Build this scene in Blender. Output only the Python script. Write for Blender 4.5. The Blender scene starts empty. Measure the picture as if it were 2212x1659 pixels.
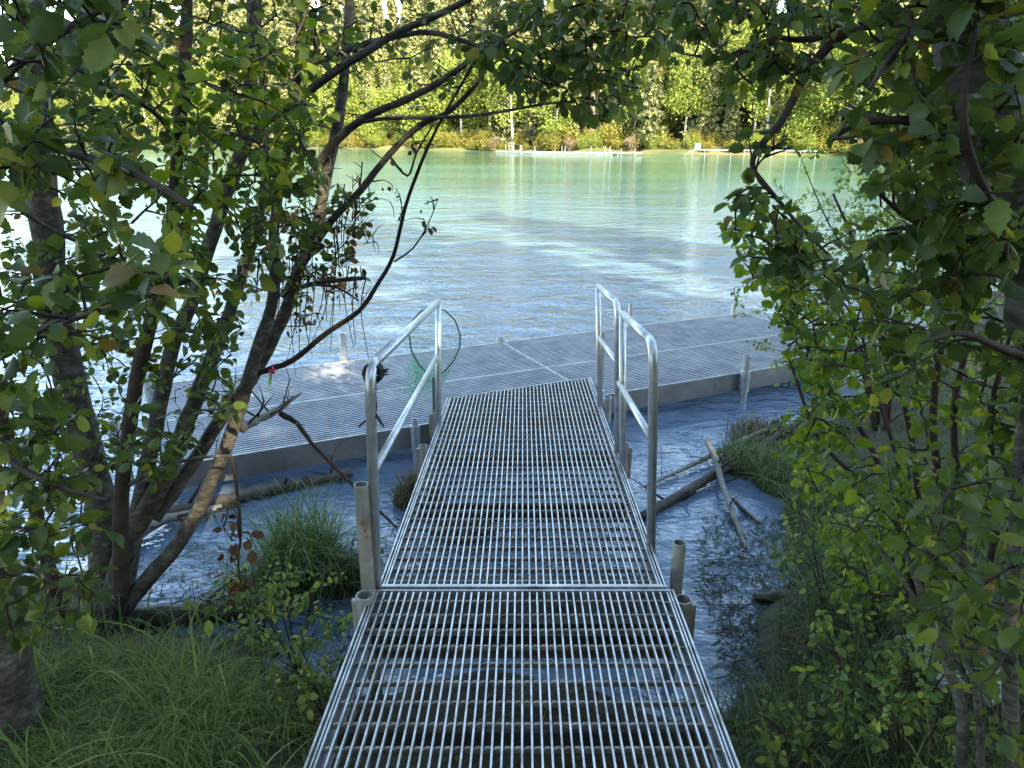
import bpy, math, random
import numpy as np
from mathutils import Vector

random.seed(7)
RNG = np.random.default_rng(11)
C = bpy.context.scene.collection
R = math.radians

# ------------------------------------------------------------------ camera, sky, sun, exposure
H = 2.32                      # eye height above the water (water is z = 0)
F = 1600.0                    # focal length for a 2212 px wide picture
PITCH = math.atan((829.5 - 295) / F)
CP, SP = math.cos(PITCH), math.sin(PITCH)
cam_data = bpy.data.cameras.new('camera')
cam = bpy.data.objects.new('camera', cam_data)
C.objects.link(cam)
cam.location = (0, 0, H)
cam.rotation_euler = (math.pi / 2 - PITCH, 0, 0)
cam_data.sensor_width = 36
cam_data.lens = 36 * F / 2212
cam_data.clip_start = 0.05
cam_data.clip_end = 3000
bpy.context.scene.camera = cam

SUN_EL, SUN_ROT = R(33), R(152)
SUN_DIR = Vector((math.sin(SUN_ROT) * math.cos(SUN_EL), math.cos(SUN_ROT) * math.cos(SUN_EL), math.sin(SUN_EL)))
world = bpy.data.worlds.new('World')
bpy.context.scene.world = world
world.use_nodes = True
wn = world.node_tree
wn.nodes.clear()
sky = wn.nodes.new('ShaderNodeTexSky')
sky.sky_type = 'NISHITA'
sky.sun_disc = False
sky.sun_elevation = SUN_EL
sky.sun_rotation = SUN_ROT
sky.air_density = 1.0
sky.dust_density = .4
sky.ozone_density = 1.5
bg = wn.nodes.new('ShaderNodeBackground')
bg.inputs[1].default_value = 0.15
wo = wn.nodes.new('ShaderNodeOutputWorld')
wn.links.new(sky.outputs[0], bg.inputs[0])
wn.links.new(bg.outputs[0], wo.inputs[0])
sd = bpy.data.lights.new('sun', 'SUN')
sd.energy = 3.4
sd.angle = R(0.5)
sd.color = (1.0, 0.93, 0.8)
sun = bpy.data.objects.new('sun', sd)
sun.rotation_euler = SUN_DIR.to_track_quat('Z', 'Y').to_euler()
C.objects.link(sun)
vs = bpy.context.scene.view_settings
vs.view_transform = 'Standard'
vs.look = 'None'
vs.exposure = 2.75
vs.gamma = 1
vs.use_white_balance = True
vs.white_balance_temperature = 7800
vs.white_balance_tint = 4

# ------------------------------------------------------------------ pixel <-> world
def ray(px, py):
    x = (px - 1106) / F
    d = (py - 829.5) / F
    return np.array([x, CP - d * SP, -(SP + d * CP)])

def P(px, py, Y):
    r = ray(px, py)
    return np.array([0, 0, H]) + r * (Y / r[1])

def PZ(px, py, z=0.0):
    r = ray(px, py)
    return np.array([0, 0, H]) + r * ((z - H) / r[2])

# ------------------------------------------------------------------ materials
def new_mat(name):
    m = bpy.data.materials.new(name)
    m.use_nodes = True
    nt = m.node_tree
    nt.nodes.clear()
    out = nt.nodes.new('ShaderNodeOutputMaterial')
    return m, nt, out

def N(nt, kind, **kw):
    n = nt.nodes.new('ShaderNode' + kind)
    for k, v in kw.items():
        if k.startswith('i_'):
            n.inputs[k[2:].replace('_', ' ')].default_value = v
        else:
            setattr(n, k, v)
    return n

def ramp(nt, stops, fac=None):
    r = nt.nodes.new('ShaderNodeValToRGB')
    e = r.color_ramp.elements
    while len(e) < len(stops):
        e.new(0.5)
    for i, (p, c) in enumerate(stops):
        e[i].position = p
        e[i].color = (c[0], c[1], c[2], 1)
    if fac is not None:
        nt.links.new(fac, r.inputs[0])
    return r

def leaf_mat(name, stops, trans=0.4, rough=0.42, tint=1.6, spec=0.22):
    m, nt, out = new_mat(name)
    g = N(nt, 'NewGeometry')
    r = ramp(nt, stops, g.outputs['Random Per Island'])
    tc = N(nt, 'TexCoord')
    nz = N(nt, 'TexNoise', i_Scale=38.0)
    nt.links.new(tc.outputs['Object'], nz.inputs['Vector'])
    hs = N(nt, 'HueSaturation')
    mr = N(nt, 'MapRange')
    mr.inputs['To Min'].default_value = 0.7
    mr.inputs['To Max'].default_value = 1.35
    nt.links.new(nz.outputs['Fac'], mr.inputs['Value'])
    nt.links.new(mr.outputs[0], hs.inputs['Value'])
    nt.links.new(r.outputs[0], hs.inputs['Color'])
    p = N(nt, 'BsdfPrincipled')
    p.inputs['Roughness'].default_value = rough
    p.inputs['Specular IOR Level'].default_value = spec
    nt.links.new(hs.outputs[0], p.inputs['Base Color'])
    t = N(nt, 'BsdfTranslucent')
    h2 = N(nt, 'HueSaturation')
    h2.inputs['Value'].default_value = tint
    h2.inputs['Hue'].default_value = 0.485
    h2.inputs['Saturation'].default_value = 1.1
    nt.links.new(hs.outputs[0], h2.inputs['Color'])
    nt.links.new(h2.outputs[0], t.inputs[0])
    mx = N(nt, 'MixShader')
    mx.inputs[0].default_value = trans
    nt.links.new(p.outputs[0], mx.inputs[1])
    nt.links.new(t.outputs[0], mx.inputs[2])
    nt.links.new(mx.outputs[0], out.inputs[0])
    return m

def rough_mat(name, stops, scale=6, rough=0.85, bump=0.4, stretch=(1, 1, 1), metal=0.0, detail=8, dist=0.02, spec=0.3):
    m, nt, out = new_mat(name)
    tc = N(nt, 'TexCoord')
    mp = N(nt, 'Mapping')
    mp.inputs['Scale'].default_value = stretch
    nt.links.new(tc.outputs['Object'], mp.inputs[0])
    nz = N(nt, 'TexNoise', i_Scale=scale, i_Detail=detail, i_Roughness=0.65)
    nt.links.new(mp.outputs[0], nz.inputs['Vector'])
    r = ramp(nt, stops, nz.outputs['Fac'])
    p = N(nt, 'BsdfPrincipled')
    p.inputs['Roughness'].default_value = rough
    p.inputs['Metallic'].default_value = metal
    p.inputs['Specular IOR Level'].default_value = spec
    nt.links.new(r.outputs[0], p.inputs['Base Color'])
    nz2 = N(nt, 'TexNoise', i_Scale=scale * 5, i_Detail=6)
    nt.links.new(mp.outputs[0], nz2.inputs['Vector'])
    b = N(nt, 'Bump')
    b.inputs['Strength'].default_value = bump
    b.inputs['Distance'].default_value = dist
    nt.links.new(nz2.outputs['Fac'], b.inputs['Height'])
    nt.links.new(b.outputs[0], p.inputs['Normal'])
    nt.links.new(p.outputs[0], out.inputs[0])
    return m

M = {}
M['leaf'] = leaf_mat('alder_leaf', [(0, (.034, .058, .016)), (.5, (.055, .084, .02)), (.85, (.09, .122, .026)), (.97, (.18, .19, .03)), (1, (.12, .07, .025))], trans=.45)
M['leaf_b'] = leaf_mat('alder_leaf_fresh', [(0, (.05, .09, .016)), (.5, (.09, .145, .02)), (.9, (.15, .2, .028)), (1, (.26, .24, .035))], trans=.5)
M['leaf_w'] = leaf_mat('willow_leaf', [(0, (.07, .12, .03)), (.6, (.13, .19, .045)), (1, (.22, .26, .07))], trans=.5)
M['rose'] = leaf_mat('rose_leaf', [(0, (.055, .1, .03)), (.6, (.1, .155, .04)), (1, (.26, .28, .06))], trans=.45)
M['dry'] = leaf_mat('dry_leaf', [(0, (.035, .022, .012)), (.6, (.08, .045, .02)), (1, (.16, .09, .035))], trans=.15, rough=.7)
M['grass'] = leaf_mat('grass_blade', [(0, (.035, .075, .022)), (.5, (.075, .135, .035)), (.9, (.14, .2, .05)), (1, (.28, .24, .1))], trans=.35, rough=.5)
M['fine'] = leaf_mat('horsetail', [(0, (.06, .1, .03)), (.6, (.14, .2, .05)), (1, (.25, .29, .08))], trans=.3, rough=.6)
M['straw'] = leaf_mat('dead_grass', [(0, (.05, .045, .02)), (.6, (.12, .1, .05)), (1, (.24, .19, .1))], trans=.2, rough=.7)
M['weed'] = leaf_mat('water_weed', [(0, (.015, .025, .012)), (.7, (.03, .045, .02)), (1, (.07, .08, .03))], trans=.1, rough=.4)
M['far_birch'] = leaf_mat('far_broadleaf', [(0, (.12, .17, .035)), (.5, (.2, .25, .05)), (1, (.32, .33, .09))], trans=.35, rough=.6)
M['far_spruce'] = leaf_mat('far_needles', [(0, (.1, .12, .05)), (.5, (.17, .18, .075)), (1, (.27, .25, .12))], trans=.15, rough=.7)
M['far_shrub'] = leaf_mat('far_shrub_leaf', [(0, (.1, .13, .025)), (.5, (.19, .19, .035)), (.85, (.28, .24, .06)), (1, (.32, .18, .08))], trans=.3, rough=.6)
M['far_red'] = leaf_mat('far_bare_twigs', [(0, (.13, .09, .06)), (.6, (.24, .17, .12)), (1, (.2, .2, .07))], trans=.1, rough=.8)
M['bark'] = rough_mat('alder_bark', [(.3, (.022, .019, .015)), (.48, (.055, .047, .037)), (.6, (.1, .092, .077)), (.72, (.2, .19, .165))], scale=16, stretch=(1, 1, 1.9), bump=.7, dist=.01)
M['bark_p'] = rough_mat('pale_bark', [(.3, (.05, .045, .038)), (.5, (.12, .112, .1)), (.7, (.22, .21, .19))], scale=8, stretch=(1, 1, 3.5), bump=.6, dist=.01)
M['bark_r'] = rough_mat('brown_bark', [(.3, (.02, .013, .01)), (.6, (.05, .032, .024)), (.8, (.09, .065, .05))], scale=10, stretch=(1, 1, 2), bump=.5, dist=.006)
M['twig'] = rough_mat('twig_bark', [(.3, (.014, .01, .008)), (.7, (.045, .032, .024))], scale=20, bump=.2)
M['wood'] = rough_mat('wet_wood', [(.3, (.018, .014, .01)), (.55, (.06, .048, .036)), (.75, (.16, .14, .11))], scale=5, stretch=(1, 1, 1), bump=.7, rough=.6, dist=.01)
M['driftwood'] = rough_mat('driftwood', [(.3, (.08, .07, .06)), (.6, (.22, .2, .18)), (.8, (.36, .34, .31))], scale=9, bump=.6, dist=.006)
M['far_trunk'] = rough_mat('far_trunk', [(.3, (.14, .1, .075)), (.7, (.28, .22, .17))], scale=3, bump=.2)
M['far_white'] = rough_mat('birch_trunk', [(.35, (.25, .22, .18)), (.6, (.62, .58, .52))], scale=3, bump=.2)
M['metal'] = rough_mat('grey_aluminium', [(.3, (.34, .35, .36)), (.6, (.52, .54, .56)), (.8, (.64, .66, .68))], scale=14, rough=.38, bump=.08, metal=.75, dist=.002, spec=.5)
M['grate'] = rough_mat('grating_metal', [(.3, (.2, .19, .17)), (.45, (.4, .4, .39)), (.6, (.55, .56, .56)), (.8, (.68, .69, .7))], scale=13, rough=.42, bump=.15, metal=.6, dist=.002, spec=.6)
M['crossbar'] = rough_mat('weathered_crossbar', [(.3, (.12, .095, .075)), (.5, (.26, .225, .18)), (.7, (.48, .43, .36))], scale=18, rough=.6, bump=.2, metal=.3, dist=.002)
M['pipe'] = rough_mat('weathered_pipe', [(.3, (.16, .15, .13)), (.5, (.3, .29, .27)), (.75, (.44, .435, .42))], scale=7, rough=.5, bump=.15, metal=.35, dist=.002)
M['rust'] = rough_mat('rust_stain', [(.3, (.25, .1, .04)), (.7, (.4, .2, .09))], scale=20, rough=.8, bump=.2)
M['beam'] = rough_mat('dark_beam', [(.3, (.05, .042, .034)), (.6, (.11, .095, .078)), (.8, (.2, .17, .14))], scale=8, rough=.6, bump=.3, metal=.2, dist=.003)
M['deck'] = rough_mat('dock_metal', [(.3, (.26, .27, .3)), (.6, (.42, .45, .5)), (.8, (.55, .58, .63))], scale=6, rough=.4, bump=.1, metal=.6, dist=.002, spec=.5)
M['sedge'] = leaf_mat('sedge', [(0, (.03, .06, .022)), (.5, (.065, .11, .035)), (.85, (.11, .15, .05)), (1, (.26, .22, .11))], trans=.3, rough=.55)
M['fascia'] = rough_mat('dock_fascia', [(.3, (.13, .13, .13)), (.6, (.22, .225, .23)), (.8, (.32, .33, .33))], scale=4, rough=.5, bump=.2, metal=.5, dist=.003)
M['rope'] = rough_mat('black_rope', [(.3, (.008, .008, .009)), (.8, (.035, .035, .04))], scale=60, rough=.7, bump=.8, dist=.003)
M['hoop'] = rough_mat('net_hoop', [(.3, (.008, .03, .03)), (.8, (.03, .06, .055))], scale=30, rough=.35, bump=.1)
M['net'] = rough_mat('green_netting', [(.3, (.04, .26, .14)), (.8, (.12, .45, .28))], scale=20, rough=.6, bump=.1)
M['pink'] = rough_mat('pink_ribbon', [(.3, (.75, .03, .12)), (.8, (.9, .08, .2))], scale=10, rough=.5, bump=.1)
M['lime'] = rough_mat('lime_ribbon', [(.3, (.3, .6, .05)), (.8, (.45, .75, .1))], scale=10, rough=.5, bump=.1)
M['white'] = rough_mat('far_dock_metal', [(.3, (.22, .23, .24)), (.8, (.38, .39, .4))], scale=2, rough=.45, bump=.05, metal=.2)
M['board'] = rough_mat('weathered_board', [(.3, (.1, .1, .085)), (.55, (.28, .29, .26)), (.8, (.42, .43, .39))], scale=7, stretch=(1, 8, 8), rough=.75, bump=.5, dist=.004)

def ground_mat():
    m, nt, out = new_mat('forest_soil')
    tc = N(nt, 'TexCoord')
    n1 = N(nt, 'TexNoise', i_Scale=1.6, i_Detail=9, i_Roughness=.7)
    nt.links.new(tc.outputs['Object'], n1.inputs['Vector'])
    r1 = ramp(nt, [(.3, (.018, .014, .009)), (.5, (.045, .034, .02)), (.62, (.035, .045, .015)), (.78, (.1, .07, .035))], n1.outputs['Fac'])
    n2 = N(nt, 'TexNoise', i_Scale=.12, i_Detail=6)
    nt.links.new(tc.outputs['Object'], n2.inputs['Vector'])
    r2 = ramp(nt, [(.35, (.07, .09, .025)), (.5, (.13, .13, .04)), (.7, (.2, .16, .07))], n2.outputs['Fac'])
    sx = N(nt, 'SeparateXYZ')
    nt.links.new(tc.outputs['Object'], sx.inputs[0])
    mr = N(nt, 'MapRange')
    mr.inputs['From Min'].default_value = 40
    mr.inputs['From Max'].default_value = 60
    nt.links.new(sx.outputs['Y'], mr.inputs['Value'])
    mx = N(nt, 'MixRGB')
    nt.links.new(mr.outputs[0], mx.inputs[0])
    nt.links.new(r1.outputs[0], mx.inputs[1])
    nt.links.new(r2.outputs[0], mx.inputs[2])
    p = N(nt, 'BsdfPrincipled')
    p.inputs['Roughness'].default_value = .95
    nt.links.new(mx.outputs[0], p.inputs['Base Color'])
    n3 = N(nt, 'TexNoise', i_Scale=22, i_Detail=8)
    nt.links.new(tc.outputs['Object'], n3.inputs['Vector'])
    b = N(nt, 'Bump')
    b.inputs['Strength'].default_value = .9
    b.inputs['Distance'].default_value = .04
    nt.links.new(n3.outputs['Fac'], b.inputs['Height'])
    nt.links.new(b.outputs[0], p.inputs['Normal'])
    nt.links.new(p.outputs[0], out.inputs[0])
    return m
M['ground'] = ground_mat()

def water_mat():
    m, nt, out = new_mat('river_water')
    tc = N(nt, 'TexCoord')
    def noise(scale, sx, sy, rot=0, detail=3, rough=.5, dist=0):
        mp = N(nt, 'Mapping')
        mp.inputs['Scale'].default_value = (sx, sy, 1)
        mp.inputs['Rotation'].default_value = (0, 0, rot)
        nt.links.new(tc.outputs['Object'], mp.inputs[0])
        n = N(nt, 'TexNoise', i_Scale=scale, i_Detail=detail, i_Roughness=rough)
        n.inputs['Distortion'].default_value = dist
        nt.links.new(mp.outputs[0], n.inputs['Vector'])
        return n.outputs['Fac']
    big = noise(.55, .45, 1.0, R(-20), 4, .55, .6)
    mid = noise(2.6, .6, 1.0, R(-14), 4, .6, .5)
    small = noise(11, .7, 1.0, R(-25), 3, .6, .3)
    huge = noise(.16, .3, 1.0, R(-14), 5, .62, .8)
    patch = noise(.09, .35, 1.0, R(-12), 3, .5)
    def math_(op, a, b):
        n = N(nt, 'Math', operation=op)
        for i, v in enumerate((a, b)):
            if isinstance(v, (int, float)):
                n.inputs[i].default_value = v
            else:
                nt.links.new(v, n.inputs[i])
        return n.outputs[0]
    h = math_('ADD', math_('ADD', math_('MULTIPLY', big, .2), math_('MULTIPLY', huge, .3)), math_('ADD', math_('MULTIPLY', mid, .13), math_('MULTIPLY', small, .026)))
    amp = math_('ADD', math_('MULTIPLY', patch, 1.0), .45)
    h = math_('MULTIPLY', h, amp)
    mrf = N(nt, 'MapRange')
    sx0 = N(nt, 'SeparateXYZ')
    nt.links.new(tc.outputs['Object'], sx0.inputs[0])
    mr0 = N(nt, 'MapRange')
    for k_, v_ in (('From Min', 5), ('From Max', 9), ('To Min', .62), ('To Max', 1)):
        mr0.inputs[k_].default_value = v_
    nt.links.new(sx0.outputs['Y'], mr0.inputs['Value'])
    h = math_('MULTIPLY', h, mr0.outputs[0])
    for k_, v_ in (('From Min', 10), ('From Max', 40), ('To Min', 1), ('To Max', .62)):
        mrf.inputs[k_].default_value = v_
    nt.links.new(sx0.outputs['Y'], mrf.inputs['Value'])
    h = math_('MULTIPLY', h, mrf.outputs[0])
    b = N(nt, 'Bump')
    b.inputs['Strength'].default_value = .75
    b.inputs['Distance'].default_value = 1.0
    nt.links.new(h, b.inputs['Height'])
    near_sky_tint = ramp(nt, [(.3, (.07, .115, .17)), (.5, (.09, .14, .205)), (.7, (.115, .165, .225))], patch)  # pale blue sky reflection put into the near water's base colour
    sx = N(nt, 'SeparateXYZ')
    nt.links.new(tc.outputs['Object'], sx.inputs[0])
    mr = N(nt, 'MapRange')
    for k_, v_ in (('From Min', 8), ('From Max', 45), ('To Min', 0), ('To Max', 1)):
        mr.inputs[k_].default_value = v_
    nt.links.new(sx.outputs['Y'], mr.inputs['Value'])
    deep = ramp(nt, [(.3, (.04, .105, .06)), (.5, (.045, .14, .095)), (.7, (.055, .2, .155))], patch)
    mxc = N(nt, 'MixRGB')
    nt.links.new(mr.outputs[0], mxc.inputs[0])
    nt.links.new(near_sky_tint.outputs[0], mxc.inputs[1])
    nt.links.new(deep.outputs[0], mxc.inputs[2])
    p = N(nt, 'BsdfPrincipled')
    mr2 = N(nt, 'MapRange')
    for k_, v_ in (('From Min', 6), ('From Max', 60), ('To Min', .03), ('To Max', .05)):
        mr2.inputs[k_].default_value = v_
    nt.links.new(sx.outputs['Y'], mr2.inputs['Value'])
    nt.links.new(mr2.outputs[0], p.inputs['Roughness'])
    p.inputs['IOR'].default_value = 1.52
    nt.links.new(mxc.outputs[0], p.inputs['Base Color'])
    nt.links.new(b.outputs[0], p.inputs['Normal'])
    nt.links.new(p.outputs[0], out.inputs[0])
    return m
M['water'] = water_mat()

# ------------------------------------------------------------------ mesh builder and tagging
class MB:
    def __init__(self):
        self.v, self.f, self.n = [], [], 0
    def add(self, verts, faces):
        verts = np.asarray(verts, dtype=float).reshape(-1, 3)
        self.v.append(verts)
        o = self.n
        self.f.extend([tuple(i + o for i in q) for q in faces])
        self.n += len(verts)
    def box(self, a, b):
        (x0, y0, z0), (x1, y1, z1) = a, b
        v = [(x0, y0, z0), (x1, y0, z0), (x1, y1, z0), (x0, y1, z0), (x0, y0, z1), (x1, y0, z1), (x1, y1, z1), (x0, y1, z1)]
        self.add(v, BOXF)
    def bar(self, p, q, w, h, top=True):
        """rectangular bar from p to q: w wide, h deep below the line pq (top) or centred"""
        p, q = np.array(p, float), np.array(q, float)
        d = q - p
        s = np.cross(d, (0, 0, 1))
        s = s / np.linalg.norm(s) * w / 2
        u = np.cross(s, d)
        u = u / np.linalg.norm(u) * h
        lo, hi = (-u, 0 * u) if top else (-u / 2, u / 2)
        self.add([p - s + lo, p + s + lo, q + s + lo, q - s + lo, p - s + hi, p + s + hi, q + s + hi, q - s + hi], BOXF)
    def tube(self, pts, rad, sides=8, cap=True):
        pts = np.asarray(pts, float)
        n = len(pts)
        if np.isscalar(rad):
            rad = np.full(n, rad)
        t = np.gradient(pts, axis=0)
        t /= np.linalg.norm(t, axis=1)[:, None] + 1e-9
        ref = np.array([0, 0, 1.]) if abs(t[0][2]) < .9 else np.array([1., 0, 0])
        a = np.cross(t[0], ref)
        a /= np.linalg.norm(a)
        ang = np.arange(sides) * 2 * math.pi / sides
        V = []
        for i in range(n):
            a = a - t[i] * np.dot(a, t[i])
            a /= np.linalg.norm(a) + 1e-9
            b = np.cross(t[i], a)
            V.append(pts[i] + rad[i] * (np.cos(ang)[:, None] * a + np.sin(ang)[:, None] * b))
        faces = []
        for i in range(n - 1):
            for k in range(sides):
                k2 = (k + 1) % sides
                faces.append((i * sides + k, i * sides + k2, (i + 1) * sides + k2, (i + 1) * sides + k))
        if cap:
            faces.append(tuple(range(sides - 1, -1, -1)))
            faces.append(tuple((n - 1) * sides + k for k in range(sides)))
        self.add(np.concatenate(V), faces)
    def pipe(self, p, q, ro, ri, sides=20):
        """open hollow pipe standing from p up to q"""
        p, q = np.array(p, float), np.array(q, float)
        d = (q - p) / np.linalg.norm(q - p)
        ref = np.array([1., 0, 0]) if abs(d[0]) < .9 else np.array([0, 1., 0])
        a = np.cross(d, ref); a /= np.linalg.norm(a)
        b = np.cross(d, a)
        ang = np.arange(sides) * 2 * math.pi / sides
        c = np.cos(ang)[:, None] * a + np.sin(ang)[:, None] * b
        V = np.concatenate([p + ro * c, q + ro * c, q + ri * c, p + ri * c])
        fs = []
        for j in range(3):
            for k in range(sides):
                k2 = (k + 1) % sides
                fs.append((j * sides + k, j * sides + k2, (j + 1) * sides + k2, (j + 1) * sides + k))
        self.add(V, fs)
    def build(self, name, mat, parent=None, smooth=False):
        me = bpy.data.meshes.new(name)
        V = np.concatenate(self.v) if self.v else np.zeros((0, 3))
        me.from_pydata(V.tolist(), [], self.f)
        me.materials.append(mat)
        if smooth:
            me.polygons.foreach_set('use_smooth', [True] * len(me.polygons))
        me.update()
        o = bpy.data.objects.new(name, me)
        C.objects.link(o)
        if parent is not None:
            o.parent = parent
            o.matrix_parent_inverse = parent.matrix_basis.inverted()
        return o
BOXF = [(0, 3, 2, 1), (4, 5, 6, 7), (0, 1, 5, 4), (1, 2, 6, 5), (2, 3, 7, 6), (3, 0, 4, 7)]

def fast_mesh(name, V, T, mat, parent=None, smooth=False):
    """V (n,3) and triangles T (m,3) as numpy arrays"""
    me = bpy.data.meshes.new(name)
    me.vertices.add(len(V))
    me.vertices.foreach_set('co', V.astype(np.float32).ravel())
    me.loops.add(T.size)
    me.loops.foreach_set('vertex_index', T.astype(np.int32).ravel())
    me.polygons.add(len(T))
    k = T.shape[1]
    me.polygons.foreach_set('loop_start', np.arange(len(T), dtype=np.int32) * k)
    me.polygons.foreach_set('loop_total', np.full(len(T), k, dtype=np.int32))
    if smooth:
        me.polygons.foreach_set('use_smooth', np.ones(len(T), dtype=bool))
    me.materials.append(mat)
    me.update(calc_edges=True)
    me.validate()
    o = bpy.data.objects.new(name, me)
    C.objects.link(o)
    if parent is not None:
        o.parent = parent
        o.matrix_parent_inverse = parent.matrix_basis.inverted()
    return o

def tag(o, label, cat, group=None, kind=None):
    o['label'] = label
    o['category'] = cat
    if group: o['group'] = group
    if kind: o['kind'] = kind
    return o

def empty(name, loc, label, cat, group=None):
    o = bpy.data.objects.new(name, None)
    o.empty_display_size = .1
    C.objects.link(o)
    o.location = loc
    return tag(o, label, cat, group)

def copy_tree(o, parent=None):
    c = o.copy()
    C.objects.link(c)
    c.parent = parent
    for ch in list(o.children):
        copy_tree(ch, c)
    return c

# ------------------------------------------------------------------ leaves, twigs and grass
def leaf_template(kind, bend, fold):
    if kind == 'alder':       # toothed oval
        xs = [0, .1, .2, .28, .38, .46, .56, .64, .74, .8, .9, 1.0]
        ws = [0, .15, .26, .33, .28, .37, .30, .34, .21, .22, .06, 0]
    elif kind == 'willow':
        xs = [0, .2, .45, .7, 1.0]
        ws = [0, .15, .2, .15, 0]
    elif kind == 'strand':
        xs = [0, .2, .45, .7, 1.0]
        ws = [0, .02, .03, .02, 0]
    elif kind == 'round':
        xs = [0, .15, .4, .65, .85, 1.0]
        ws = [0, .22, .34, .32, .18, 0]
    else:                     # 'far' small clump
        xs = [0, .4, 1.0]
        ws = [0, .45, 0]
    xs, ws = np.array(xs), np.array(ws)
    zc = -bend * xs ** 2
    n = len(xs)
    mid = np.stack([xs, 0 * xs, zc], 1)
    le = np.stack([xs[1:-1], ws[1:-1], zc[1:-1] + fold * ws[1:-1]], 1)
    ri = np.stack([xs[1:-1], -ws[1:-1], zc[1:-1] + fold * ws[1:-1]], 1)
    V = np.concatenate([mid, le, ri])
    T = []
    L0, R0 = n, n + n - 2
    for i in range(n - 1):
        for off, flip in ((L0, 0), (R0, 1)):
            a, b = i, i + 1
            ea = off + i - 1 if 0 < i else None
            eb = off + i if i < n - 2 else None
            tr = []
            if ea is None:
                tr.append((a, b, eb))
            elif eb is None:
                tr.append((a, b, ea))
            else:
                tr.append((a, b, eb)); tr.append((a, eb, ea))
            for t in tr:
                T.append(t if not flip else t[::-1])
    return V, np.array(T)

TEMPL = {k: [leaf_template(k, b, f) for b, f in ((.12, .35), (.55, .2), (-.1, .7), (.32, -.25))] for k in ('alder', 'willow', 'round', 'far', 'strand')}

def leaves_arrays(pos, dirs, nrm, size, kind='alder'):
    """batch transform of leaf templates"""
    pos, dirs, nrm, size = map(np.asarray, (pos, dirs, nrm, size))
    d = dirs / (np.linalg.norm(dirs, axis=1)[:, None] + 1e-9)
    s = np.cross(nrm, d)
    s /= np.linalg.norm(s, axis=1)[:, None] + 1e-9
    n = np.cross(d, s)
    which = RNG.integers(0, 4, len(pos))
    nrm = nrm / (np.linalg.norm(nrm, axis=1)[:, None] + 1e-9)
    VV, TT, off = [], [], 0
    for w in range(4):
        idx = np.where(which == w)[0]
        if len(idx) == 0:
            continue
        V, T = TEMPL[kind][w]
        sz = size[idx][:, None, None]
        X = (V[None, :, 0:1] * d[idx][:, None, :] + V[None, :, 1:2] * s[idx][:, None, :] + V[None, :, 2:3] * n[idx][:, None, :]) * sz + pos[idx][:, None, :]
        VV.append(X.reshape(-1, 3))
        TT.append((T[None] + (np.arange(len(idx)) * len(V))[:, None, None]).reshape(-1, 3) + off)
        off += len(idx) * len(V)
    return np.concatenate(VV), np.concatenate(TT)

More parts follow.
